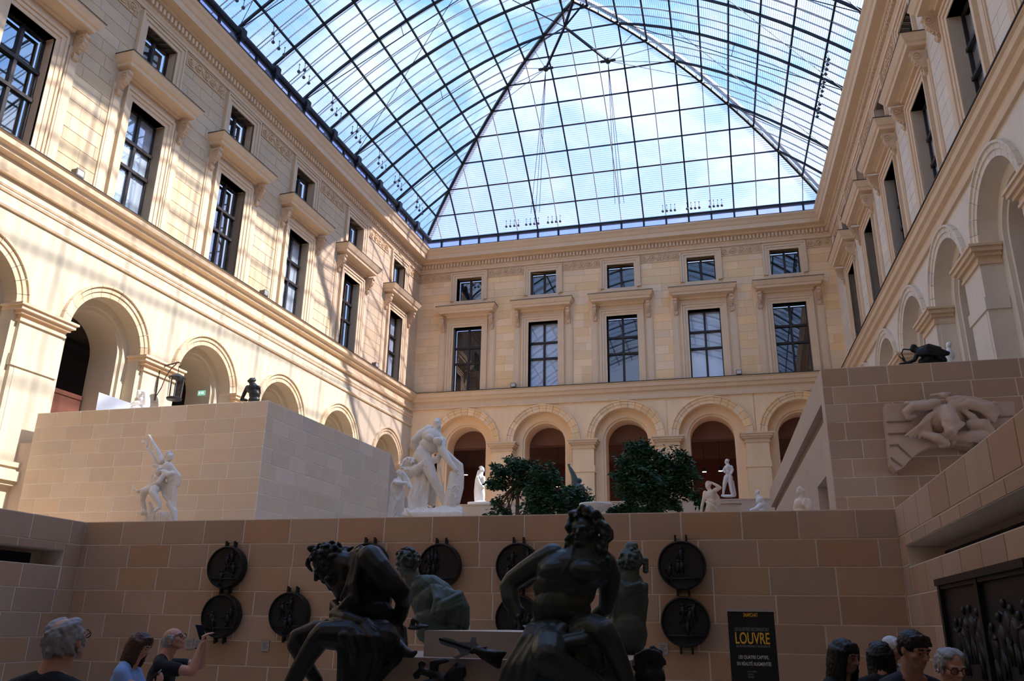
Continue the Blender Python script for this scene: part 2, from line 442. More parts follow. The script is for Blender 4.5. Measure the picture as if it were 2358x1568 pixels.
def facade(wall, u0, u1, centres, bay, zspring, ro, ri, rd, zfloor, impost, near, blinds, seed, bw=.92, extra_mould=False, lim=290, vous=13, closed=(), mf=None):
    mF, mB, mI = mf or (M_FAC, M_FACB, M_FACI)
    holes, sholes = [], []
    for c in centres:
        holes += [(c-bw, c+bw, Z_LEDGE, Z_W1), (c-.82, c+.82, Z_S0, Z_S1)]
        sholes += [(c-bw-.92, c+bw+.92, Z_LEDGE, Z_W1+.2), (c-1.95, c+1.95, Z_W1+.2, Z_W1+1.26), (c-1.22, c+1.22, Z_S0-.55, 23.2), (c-bay/2-1.22, c-bay/2+1.22, 22.58, 23.2), (c+bay/2-1.22, c+bay/2+1.22, 22.58, 23.2)]
    rects = [(u0, u1, Z_LEDGE-.02, Z_COR)]
    for h in holes: rects = cut(rects, h)
    b = MB()
    for (a, c, d, e_) in rects: b.box(a, c, .012, .62, d, e_)
    b.build('wall_face', mF, wall)
    ashlar(wall, u0, u1, Z_LEDGE, 23.2, [.52, .46, .50], 1.35, mB, mI, sholes, depth=.1, gap=.005, limit=lim, near=near, seed=seed, proud=.004)
    # arcade, one bay at a time
    ztop = 14.15; xs = [math.cos(PI-PI*i/28) for i in range(29)]; zs = [math.sin(PI-PI*i/28) for i in range(29)]
    bayb = MB(); hb = bay/2
    def ring(r, y, top, half):
        for i in range(28):
            bayb.quad((r*xs[i], y, zspring+r*zs[i]), (r*xs[i+1], y, zspring+r*zs[i+1]), (r*xs[i+1], y, top), (r*xs[i], y, top))
        for s in (-1, 1):
            bayb.quad((s*r, y, zfloor), (s*half, y, zfloor), (s*half, y, top), (s*r, y, top))
    def barrel(r, y0, y1):
        for i in range(28):
            bayb.quad((r*xs[i], y0, zspring+r*zs[i]), (r*xs[i+1], y0, zspring+r*zs[i+1]), (r*xs[i+1], y1, zspring+r*zs[i+1]), (r*xs[i], y1, zspring+r*zs[i]))
        for s in (-1, 1): bayb.quad((s*r, y0, zfloor), (s*r, y1, zfloor), (s*r, y1, zspring), (s*r, y0, zspring))
    ring(ri, 0, ztop, hb); barrel(ri, 0, .48)
    ring(rd+.12, .48, zspring+ri+.1, ri+.02); barrel(rd+.12, .48, .60); ring(rd, .60, zspring+ri+.1, ri); barrel(rd, .60, 1.8)
    bayb.box(-hb, hb, .62, .8, ztop-.6, ztop+1)
    bm_ = bayb.mesh('arch_bay'); bm_.materials.append(mF)
    vm = voussoir_mesh(ri, ro, vous, mB)
    hwp = bay/2-ri
    im = impost_mesh(hwp, impost[0], impost[1], .46); im.materials.append(M_TRIM)
    pb = MB(); pb.box(-hwp+.0, hwp-.0, -.12, .46, zfloor, impost[0]); pb.box(-hwp-.05, hwp+.05, -.17, .46, impost[0]-1.35, impost[0]-1.0)
    pb.box(-hwp+.14, hwp-.14, -.135, -.1, zfloor, impost[0]-1.4)
    if extra_mould:
        for (z0_, z1_, p_) in ((5.2, 5.32, .24), (5.32, 5.6, .34), (5.6, 5.72, .22), (5.72, 5.86, .28)): pb.box(-hwp-p_+.1, hwp+p_-.1, -.12-p_+.05, .46, z0_, z1_)
    pm = pb.mesh('pier'); pm.materials.append(mF)
    cs = list(centres)
    for i, c in enumerate(cs):
        link('arch_bay', bm_, None, wall, (c, 0, 0))
        for k in range(vous):
            t = -PI/2+PI*(k+.5)/vous
            link('voussoir', vm, None, wall, (c, 0, zspring), (0, t, 0))
        nxt = cs[i+1] if i+1 < len(cs) else c+bay
        if i == 0:
            link('pier', pm, None, wall, (c-bay/2, 0, 0)); link('impost', im, None, wall, (c-bay/2, 0, 0))
        link('pier', pm, None, wall, ((c+nxt)/2, 0, 0)); link('impost', im, None, wall, ((c+nxt)/2, 0, 0))
        if nxt-c > bay+.01:     # filler between uneven bays
            q = MB(); q.box(c+hb, nxt-hb, 0, .5, zfloor, ztop); q.build('wall_face', mF, wall)
        window(wall, c, bw, Z_LEDGE, Z_W1-Z_LEDGE, ROWS, blinds[i % len(blinds)], True)
        window(wall, c, .82, Z_S0, Z_S1-Z_S0, (), False, False)
        link('frieze_panel', ME_SCROLL, None, wall, ((c+nxt)/2, .0, 22.91))
        if i == 0: link('frieze_panel', ME_SCROLL, None, wall, (c-bay/2, .0, 22.91))
    a, z_ = cs[0]-hb, cs[-1]+hb
    q = MB()
    if a > u0: q.box(u0, a, 0, .5, zfloor, ztop)
    if z_ < u1: q.box(z_, u1, 0, .5, zfloor, ztop)
    if q.v: q.build('wall_face', mF, wall)
    # string course with lead flashing
    q = MB(); P = [(.1, 14.1), (-.10, 14.1), (-.12, 14.22), (-.06, 14.26), (-.06, 14.52), (-.20, 14.58), (-.24, 14.74), (-.34, 14.80), (-.36, 14.98), (-.42, 15.02), (-.42, 15.07), (.1, 15.09)]
    if extra_mould: P = [(.1, 14.06), (-.12, 14.06), (-.16, 14.16), (-.04, 14.2), (-.04, 14.62), (-.22, 14.68), (-.26, 14.80), (-.38, 14.86), (-.40, 15.02), (-.44, 15.07), (.1, 15.09)]
    q.prof(P, u0, u1); q.build('string_course', M_TRIM, wall)
    q = MB(); q.box(u0, u1, -.46, 0, 15.07, 15.10); q.build('lead_flashing', M_LEAD, wall)
    if extra_mould:
        for zz, pr in ((13.75, .05), (13.62, .03), (13.15, .06)):
            q = MB(); q.prof([(.05, zz-.06), (-pr, zz-.06), (-pr-.03, zz), (-pr, zz+.06), (.05, zz+.06)], u0, u1); q.build('moulding', M_TRIM, wall)
    # main cornice
    q = MB(); q.prof([(.1, 23.22), (-.07, 23.22), (-.09, 23.34), (-.14, 23.40), (-.14, 23.76), (-.30, 23.82), (-.34, 23.92), (-.70, 23.96), (-.72, 24.2), (-.78, 24.26), (-.86, 24.42), (-.95, 24.52), (-.97, 24.6), (.3, 24.62)], u0, u1)
    q.build('cornice', M_TRIM, wall)
    q = MB(); n = int((u1-u0)/.21)
    for k in range(n):
        x = u0+(k+.5)*(u1-u0)/n; q.box(x-.058, x+.058, -.27, -.13, 23.50, 23.74)
    o = q.build('dentils', M_TRIM, wall); o['kind'] = 'stuff'
facade(wall_back, -18.9, 6.9, [-15.29, -10.43, -5.6, -.8, 3.97], 4.83, 11.85, 2.24, 1.80, 1.22, 4.8, (11.33, 11.85), -6, [0, 1, 0, 1, 0], 11, vous=15)
facade(wall_left, -8*UL, 46.3*UL, [q*UL for q in (1.6, 6.5, 11.35, 16.40, 21.55, 26.70, 31.97, 37.3, 42.9)], 4.75, 10.35, 1.98, 1.58, 1.2, 3.0, (9.95, 10.45), 24, [0, 1, 0, 0, 1, 0, 1, 0, 1], 12, bw=.86, extra_mould=True, vous=13, mf=(M_FACL, M_FACLB, M_FACLI))
facade(wall_right, -46.3*UR, 8*UR, [-q*UR for q in (41.6, 36.7, 31.85, 26.9, 22.0, 17.1, 12.2, 7.3, 2.4)], 4.88, 12.0, 2.12, 1.70, 1.22, 4.8, (11.5, 12.05), -26, [1, 1, 1, 1, 0, 0, 0, 0, 0], 13, extra_mould=False, mf=(M_FACR, M_FACRB, M_FACRI))
# backs of the galleries behind the arcades
def gallery(wall, u0, u1, d, zf, ztop, m, mc=None):
    b = MB(); b.box(u0, u1, d, d+.2, zf, ztop); b.box(u0, u0+.2, 1.8, d, zf, ztop); b.box(u1-.2, u1, 1.8, d, zf, ztop); b.build('gallery_wall', m, wall)
    b = MB(); n = 10
    for i in range(n):
        f = lambda t: (1.8+(d-1.8)*t, ztop-1.6+1.6*math.sin(PI*t))
        (ya, za), (yb, zb_) = f(i/n), f((i+1)/n); b.box(u0, u1, ya, yb, min(za, zb_), ztop+.3)
    b.build('gallery_vault', mc or m, wall)
    b = MB(); b.box(u0, u1, 1.8, d, zf-.2, zf); b.build('gallery_floor', M_GALF, wall)
gallery(wall_back, -18.9, 6.9, 8.0, 4.8, 13.6, M_DARKRED, mat('gallery_plaster', (.17, .085, .06), .8))
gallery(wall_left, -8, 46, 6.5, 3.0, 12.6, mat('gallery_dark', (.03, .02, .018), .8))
gallery(wall_right, -46, 8, 6.5, 4.8, 13.4, mat('gallery_dark2', (.20, .13, .09), .8))
# light mullion posts and picture rails inside the back gallery
# ================================================================ lower court of sandstone
ZF = -.28; ZC = 3.44; YC = 13.45; XA, XB = -12.08, 2.355; YS = 19.0; ZB = 7.32
def lower_wall(name, loc, rot, x1, z0, z1, seed, holes=(), core=.5, length=.88, lim=295, first=None, x0=0, mb=None):
    r = root(name, kind='structure', loc=loc, rotz=rot)
    rects = [(x0, x1, z0, z1)]
    for h in holes: rects = cut(rects, h)
    b = MB()
    for (a, c, d, e_) in rects: b.box(a, c, .006, core, d, e_)
    b.build('wall_face', M_MORTL if mb else M_MORT, r)
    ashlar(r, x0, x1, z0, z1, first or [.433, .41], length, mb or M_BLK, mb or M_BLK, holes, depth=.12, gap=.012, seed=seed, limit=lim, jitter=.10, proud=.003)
    return r
_c = [.433]+[.41]*20
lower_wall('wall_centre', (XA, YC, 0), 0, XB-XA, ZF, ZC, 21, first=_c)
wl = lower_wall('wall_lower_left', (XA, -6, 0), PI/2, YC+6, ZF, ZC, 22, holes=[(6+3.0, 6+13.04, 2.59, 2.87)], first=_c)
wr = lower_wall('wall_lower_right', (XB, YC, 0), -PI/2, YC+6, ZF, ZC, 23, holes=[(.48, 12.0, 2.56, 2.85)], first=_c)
wbl = lower_wall('wall_terrace_left', (-19.45, YS, 0), 0, -11.9+19.45, ZC-.05, ZB, 24, first=_c, mb=M_BLKLIT)
wbs = lower_wall('wall_terrace_left_side', (-11.9, YS, 0), PI/2-math.atan(.055), 7.5, ZC-.05, ZB, 25, first=_c, mb=M_BLKLIT)
wbr = lower_wall('wall_terrace_right', (2.17, YS, 0), 0, 5.6, ZC-.05, ZB, 26, first=_c)  # takes the darker tone of the same stone, its shade in the colour
b = MB(); b.box(YC+6, YC+6.4, .006, .5, ZF, ZC); b.build('corner_return', M_MORT, wl)
b = MB(); b.box(-.4, 0, .006, .5, ZF, ZC); b.build('corner_return', M_MORT, wr)
# recessed slots in the lower side walls
b = MB(); b.box(9.0, 19.04, .5, .9, 2.5, 2.9); b.build('slot_lining', M_CSTO, wl)
b = MB(); b.box(9.0, 18.7, .40, .44, 2.60, 2.80); b.build('slot_shadow_gap', M_VOID, wl)
b = MB(); b.box(.48, 12.0, .5, .9, 2.5, 2.9); b.build('slot_lining', M_CSTO, wr)
b = MB(); b.box(.9, 12.0, .40, .44, 2.57, 2.74); b.build('slot_shadow_gap', M_VOID, wr)
b = MB(); b.box(-.75, .02, .02, .5, ZC, 6.45); b.build('return_block', M_CSTO, wbl)
# sloping end of the left side wall, and the smooth side of the right terrace with its groove
b = MB(); b.add([(7.5, 0, ZC), (8.3, 0, ZC), (8.3, 0, 6.5), (7.5, 0, ZB), (7.5, .4, ZC), (8.3, .4, ZC), (8.3, .4, 6.5), (7.5, .4, ZB)], [(0,1,2,3), (4,7,6,5), (0,4,5,1), (1,5,6,2), (2,6,7,3), (3,7,4,0)])
b.build('stair_wall', M_CSTO, wbs)
rs = root('wall_terrace_right_side', kind='structure', loc=(2.17, YS, 0), rotz=PI/2+math.atan(.031))
Lr = 18.0
b = MB(); b.box(0, Lr, -.0, -.4, 6.62, ZB); b.box(0, .45, 0, -.4, 6.18, 6.62); b.build('upper_panel', M_CSTO, rs)
b = MB(); b.box(.45, Lr, -.16, -.4, 6.18, 6.62); b.build('groove', mat('groove_stone', (.27, .18, .13), .8), rs)
b = MB(); b.box(0, .95, 0, -.4, ZC, 6.18); b.box(.95, 2.6, 0, -.4, 5.05, 6.18); b.box(2.6, Lr, 0, -.4, ZC, 6.18); b.build('lower_panel', M_CSTO, rs)
b = MB(); b.box(.95, 2.6, -.4, -.42, ZC, 5.05); b.build('dark_opening', M_DARKRED, rs)
# floors and terraces
def slab(name, x0, x1, y0, y1, z0, z1, m):
    b = MB(); b.box(x0, x1, y0, y1, z0, z1); o = b.build(name, m); o['kind'] = 'structure'; return o
slab('floor', XA-.5, XB+.5, -6.5, YC+.5, ZF-.3, ZF, M_FLOOR)
slab('floor_terrace', XA, XB, YC+.5, 46, ZC-.45, ZC-.02, M_CSTO)
slab('floor_terrace_left', -22, XA-.03, .7, YS, ZC-.5, ZC-.02, M_CSTO)
slab('floor_terrace_right', XB+.03, 9, .7, YS, ZC-.5, ZC-.02, M_CSTO)
slab('floor_upper_left', -21.5, -12.2, YS+.5, 46, 5.9, 6.3, M_CSTO)
slab('floor_upper_right', 2.6, 8.5, YS+.5, 46, 5.9, 6.3, M_CSTO)
# low wall and plateau at the far end
pw = root('wall_plateau', kind='structure', loc=(-13.4, 38.5, 0))
ZPP = at(1100, 1160.5, 38.5).z
b = MB(); b.box(0, 15.6, 0, .45, ZC-.1, ZPP-.06); b.build('parapet', M_CSTO, pw)
b = MB(); b.box(0, 15.6, -.03, .48, ZPP-.06, ZPP); b.build('coping', M_CSTO, pw)
slab('floor_plateau', -12.2, 2.4, 38.95, 46.5, 5.6, 6.0, M_CSTO)
# unseen end wall brought close and porch added, both darkening the lower court
b = MB(); b.box(-22, 9.5, .1, .7, ZC, 25.9); o = b.build('wall_south', M_FAC); o['kind'] = 'structure'
b = MB(); b.box(-13, 3.5, -6.6, -6, ZF, ZC); b.box(-13, 3.5, -6.6, .7, ZC, ZC+.3); o = b.build('added_porch', M_CSTO); o['kind'] = 'structure'
# pilaster and base moulding of the left facade beside the terrace end
# unseen wing roof outside, added and sized to block sun from the court
b = MB()
def roofp(x0, x1, y0, y1, z0, z1):
    b.add([(x0, y0, z0), (x1, y0, z1), (x1, y1, z1), (x0, y1, z0), (x1+8, y0, z1+.5), (x1+8, y1, z1+.5), (x1+8, y0, z0), (x1+8, y1, z0)], [(0,1,2,3), (1,4,5,2), (4,6,7,5), (6,0,3,7), (0,6,4,1), (3,2,5,7)])
roofp(8.9, 11.6, -10, 60, 24.6, 31.05)
o = b.build('roof_blocker', mat('slate', (.10, .11, .13), .6)); o['kind'] = 'structure'
# ================================================================ glass roof
Z0, DZ, EX = 25.75, 6.55, 1.75
YE, YA = 46.35, 33.75           # eave of the hip end, apex of the ridge
def zr(s): return Z0+DZ*(1-(1-min(max(s, 0), 1))**EX)
def mid(Y): return (xl(Y)+xr(Y))/2
STEP = 1.33/12.6
SK = [k*STEP for k in range(10)]+[1.0]
def PL(Y, s, up=0): return Vector((xl(Y)+s*(mid(Y)-xl(Y)), Y, zr(s)+up))
def PR(Y, s, up=0): return Vector((xr(Y)+s*(mid(Y)-xr(Y)), Y, zr(s)+up))
def YH(s): return YE-s*(YE-YA)
def HIPL(s): return PL(YH(s), s)
def HIPR(s): return PR(YH(s), s)
roofL = root('ceiling', kind='structure', loc=(-12, 20, 28)); roofR = root('ceiling', kind='structure', loc=(0, 20, 28)); roofB = root('ceiling', kind='structure', loc=(-6, 40, 28))
def rebase(o, par):
    o.parent = par; o.matrix_parent_inverse = Matrix.Translation(-Vector(par.location)); return o
def rb(mb, name, m, par): o = mb.build(name, m); return rebase(o, par)
YR = [YE-1.33*k for k in range(0, 36)]     # grid lines in plan
YMIN = YR[-1]
def sub(s0, s1, n): return [s0+(s1-s0)*i/n for i in range(n+1)]
def s_at(Y): return min(1.0, max(0.0, (YE-Y)/(YE-YA)))
for par, P, HP, sgn in ((roofL, PL, HIPL, 1), (roofR, PR, HIPR, -1)):
    panes = []
    for k in range(len(SK)-1):
        s0, s1 = SK[k], SK[k+1]
        for j in range(len(YR)-1):
            y0, y1 = YR[j], YR[j+1]
            if j < k: continue
            if j == k:
                pts = [P(y0, s0), P(y1, s0), P(y1, s1)] if k < 9 else [P(y0, s0), P(y1, s0), P(y1, s1)]
            else: pts = [P(y0, s0), P(y1, s0), P(y1, s1), P(y0, s1)]
            panes.append((abs(y0-26), pts))
    panes.sort(key=lambda q: q[0])
    rest = MB()
    for i, (_, pts) in enumerate(panes):
        if i < 290:
            b = MB(); c = sum(pts, Vector())/len(pts)
            b.add([p-(p-c).normalized()*.03 for p in pts], [tuple(range(len(pts)))]); rb(b, 'glass_pane', M_ROOFGL, par)
        else: rest.add(pts, [tuple(range(len(pts)))])
    o = rb(rest, 'glass_panes', M_ROOFGL, par); o['kind'] = 'stuff'
    # rafters: dark every second line, thin ones between
    for j, y in enumerate(YR):
        se = s_at(y) if y > YA else 1.0
        if se < .02: continue
        b = MB(); n = max(2, int(12*se)); pts = [P(y, s, -.05) for s in sub(0, se, n)]
        if j % 2 == 0:
            b.path(pts, .072); rb(b, 'rafter', M_STEEL, par)
            if j % 4 == 0 and y < YA+8:
                se2 = min(se, .8); a, c = P(y, .03, -.16), P(y, se2, -.12); q = MB(); q.bar(a, c, .022); m1 = (a+c)/2
                q.bar(m1, P(y, .4, -.05), .02)
                if P is PR or j % 8 == 0: q.bar(P(y, .03, -.16), P(y-2.66*2, .62, -.1), .016)
                rb(q, 'tension_rod', M_STEEL, par)
                q = MB(); q.ball(P(y, .035, -.15), .13, 4); rb(q, 'rod_clamp', M_STEEL, par)
        else:
            b.path(pts, .026); rb(b, 'glazing_bar', M_STEELG, par)
        for off in (.38, .95):
            yy = y-off; se3 = s_at(yy) if yy > YA else 1.0
            if se3 > .05 and yy > YMIN:
                q = MB(); q.path([P(yy, s, .26) for s in sub(0, se3, max(2, int(9*se3)))], .03); rb(q, 'outer_bar', M_STEELG, par)
    for k, s in enumerate(SK[:-1]):
        yh = YH(s)
        b = MB(); a, c = P(yh, s, -.03), P(YMIN, s, -.03); n = 6
        b.path([a+(c-a)*i/n for i in range(n+1)], .062 if k else .02); rb(b, 'purlin', M_STEEL, par)
    # sun-shading blades under the glass, real thin strips
    b = MB(); L = 0; sp = .105; h = .55*sp if P is PL else .26*sp
    bd = Vector((-.447, 0, .894)) if P is PL else Vector((.71, 0, .704))
    s = .004
    while s < .995:
        yh = YH(s); a, c = P(yh, s, .05), P(YMIN, s, .05); e_ = bd*h
        n = 3
        for i in range(n):
            p, q = a+(c-a)*i/n, a+(c-a)*(i+1)/n; e_ = bd*h*(1.9 if (s > .80 and P is PL) else 1)
            b.quad(p-e_/2, q-e_/2, q+e_/2, p+e_/2)
        ds = DZ*EX*(1-s)**(EX-1); s += sp/math.hypot(12.6, ds)
    o = rb(b, 'shading_blades', M_LOUV, par); o['kind'] = 'stuff'
# hip end
for k in range(len(SK)-1):
    s0, s1 = SK[k], SK[k+1]; n = 19
    y0, y1 = YH(s0), YH(s1)
    xa0, xb0, xa1, xb1 = HIPL(s0).x, HIPR(s0).x, HIPL(s1).x, HIPR(s1).x
    xs_ = [HIPL(q).x for q in SK[:-1]]+[HIPR(q).x for q in reversed(SK[:-1])]
    z0, z1 = zr(s0), zr(s1)
    def X0(i): return xs_[i]
    for i in range(k, len(xs_)-1-k):
        a, c = xs_[i], xs_[i+1]
        if i == k: pts = [(a, y0, z0), (c, y0, z0), (c, y1, z1)]
        elif i == len(xs_)-2-k: pts = [(a, y0, z0), (c, y0, z0), (a, y1, z1)]
        else: pts = [(a, y0, z0), (c, y0, z0), (c, y1, z1), (a, y1, z1)]
        b = MB(); b.add(pts, [tuple(range(len(pts)))]); rb(b, 'glass_pane', M_HIPGL, roofB)
    b = MB(); b.bar((xa0, y0, z0-.04), (xb0, y0, z0-.04), .045); rb(b, 'purlin', M_STEEL, roofB)
for i in range(1, len(xs_)-1):
    k = min(i, len(xs_)-1-i)
    b = MB(); pts = [Vector((xs_[i], YH(s), zr(s)-.05)) for s in sub(0, SK[k] if k < 10 else 1, 8)]
    dark = (i % 2 == 0) if i < 10 else ((len(xs_)-1-i) % 2 == 0)
    b.path(pts, .06 if dark else .035); rb(b, 'rafter' if dark else 'glazing_bar', M_STEEL if dark else M_STEELG, roofB)
b = MB(); s = .004; sp = .13; e_ = Vector((0, .5, .86))*.2*sp
while s < .99:
    a, c = HIPL(s)+Vector((0, 0, .06)), HIPR(s)+Vector((0, 0, .06)); b.quad(a-e_, c-e_, c+e_, a+e_)
    s += sp/math.hypot(12.6, DZ*EX*(1-s)**(EX-1))
o = rb(b, 'shading_blades', M_LOUV, roofB); o['kind'] = 'stuff'
for Hp in (HIPL, HIPR):
    b = MB(); b.path([Hp(s)-Vector((0, 0, .07)) for s in sub(0, 1, 14)], .10); rb(b, 'hip_beam', M_STEEL, roofB)
    b = MB(); b.path([Hp(s)+Vector((.25 if Hp is HIPL else .25, .2, .3)) for s in sub(0, 1, 14)], .14); rb(b, 'hip_capping', M_STEELG, roofB)
b = MB(); b.bar((mid(YA), YA, zr(1)-.06), (mid(YMIN), YMIN, zr(1)-.06), .11); rb(b, 'ridge_beam', M_STEEL, roofL)
# struts hanging under the apex
apex = Vector((mid(YA), YA, zr(1)-.1)); J = at(1300, 62, 34.6); n1 = at(1257, 158, 36.2); n2 = at(1400, 140, 36.2)
b = MB(); b.bar(apex, J, .085); b.bar(apex+Vector((.5, .3, 0)), J, .05); b.bar(apex-Vector((.6, .3, 0)), J, .05); b.bar(J, n1, .075); b.bar(J, n2, .075)
b.bar(J, at(1180, 0, 33), .03); b.bar(J, HIPL(.8), .04); rb(b, 'apex_strut', M_STEEL, roofB)
for q in (n1, n2):
    b = MB(); b.ball(q, .17, 5); b.bar(q-Vector((.4, 0, 0)), q+Vector((.4, 0, 0)), .08, seg=6); rb(b, 'strut_node', M_STEEL, roofB)
b = MB(); b.bar(n1, n2, .028)
for q, i0 in ((n1, 6), (n2, 10)):
    for dx in (-.25, .05, .3): b.bar(q, Vector((xs_[i0]+dx, YH(.08), zr(.08)-.1)), .018)
    for k in range(4): b.bar(q, (HIPL if q is n1 else HIPR)(.55+.08*k)-Vector((0, 0, .1)), .016)
rb(b, 'stay_cable', M_STEEL, roofB)
# ---- eaves: clerestory band at the hip end, tube and gutter along the left, parapet
tb = root('trim_1', kind='structure', loc=(0, YB, 0))
b = MB(); b.box(-18.0, 6.1, .28, .6, 24.6, 25.12); b.build('parapet', mat('parapet_stone', (.60, .50, .38), .8, noise=.06), tb)
b = MB(); b.bar((-17.9, .12, 24.72), (5.6, .12, 24.72), .075, seg=8); b.build('lead_pipe', mat('pipe_grey', (.07, .075, .09), .5), tb)
b = MB(); b.box(-18.6, 6.5, .22, .42, 25.10, 25.24); b.build('lower_beam', M_STEEL, tb)
b = MB(); b.box(-18.75, 6.65, .2, .42, 25.66, 25.82); b.build('upper_beam', M_STEEL, tb)
for i in range(1, len(xs_)-1):
    b = MB(); b.box(xs_[i]-.055, xs_[i]+.055, .22, .40, 25.2, 25.7); b.build('post', M_STEEL, tb)
for i in range(len(xs_)-1):
    b = MB(); b.box(xs_[i]+.06, xs_[i+1]-.06, .33, .34, 25.24, 25.66); b.build('clerestory_pane', M_HIPGL, tb)
tl = root('trim_2', kind='structure', loc=wall_left.location, rotz=wall_left.rotation_euler.z)
b = MB(); b.box(.7, 46.0, -.98, .6, 24.6, 24.64); b.build('gutter_ledge', M_TRIM, tl)
b = MB(); b.box(.7, 46.0, -1.0, -.80, 24.64, 24.70); b.build('gutter', M_LEAD, tl)
b = MB(); b.bar((.7, -.55, 25.64), (46.0, -.55, 25.64), .19, seg=10); b.build('eave_tube', M_STEEL, tl)
b = MB(); b.box(.7, 46, -.50, -.48, 24.66, 25.5); b.build('clerestory_pane', M_HIPGL, tl)
for k, y in enumerate(YR[1:]):
    b = MB(); b.box(y*UL-.05, y*UL+.05, -.60, -.48, 24.66, 25.5)
    if k % 2: b.box(y*UL-.17, y*UL+.17, -.80, -.3, 25.4, 25.86)
    b.build('bracket', M_STEEL, tl)
tr = root('trim_3', kind='structure', loc=wall_right.location, rotz=wall_right.rotation_euler.z)
b = MB(); b.bar((-46.4, .15, 25.7), (8, .15, 25.7), .2, seg=10); b.build('eave_tube', M_STEEL, tr)
b = MB(); b.box(-46.2, 8, .2, .6, 24.6, 25.3); b.build('parapet', M_TRIM, tr)
# small ball spotlights under the glass
SPOT = MB(); SPOT.ball((0, 0, -.18), .085, 5); SPOT.bar((0, 0, -.1), (0, 0, .22), .014); SPOT.ball((0, 0, .22), .035, 4)
ME_SPOT = SPOT.mesh('ball_spotlight', True); ME_SPOT.materials.append(mat('spot_metal', (.10, .10, .13), .3, metal=.7))
def spots(pts, label, grp):
    for p in pts: tag(link('ball_spotlight', ME_SPOT, None, None, p), label, 'spotlight', grp)
def under_hip(px, py):
    best = None
    for i in range(60):
        p = at(px, py, 44.4+i*.032); d = abs(zr((YE-p.y)/12.6)-p.z-.24)
        if best is None or d < best[0]: best = (d, p)
    return best[1]
pts = []
for g0 in (1166, 1212, 1262, 1526, 1582, 1634):
    for k in range(4):
        x = g0+k*9.3; pts.append(under_hip(x, 516-(x-1166)*.099))
spots(pts, 'tiny ball spotlight hanging below the rear hip of the glass roof', 'ball spotlights at the rear eave')
pts = []
for g in range(11):
    for k in range(3): pts.append(PL(43.4-g*2.66-k*.45-(.5 if g % 2 else 0), .085, -.22))
    pts.append(PL(43.4-g*2.66-1.25, .1, -.22))
spots(pts, 'tiny ball spotlight hanging below the glass by the left eave', 'ball spotlights at the left eave')
pts = []
for g, y in enumerate((38.4, 36.6, 34.9, 27.2, 25.5, 23.8, 22.2)):
    for k in range(4): pts.append(PR(y-k*.36, .10, -.22))
spots(pts, 'tiny ball spotlight hanging below the glass by the right eave', 'ball spotlights at the right eave')
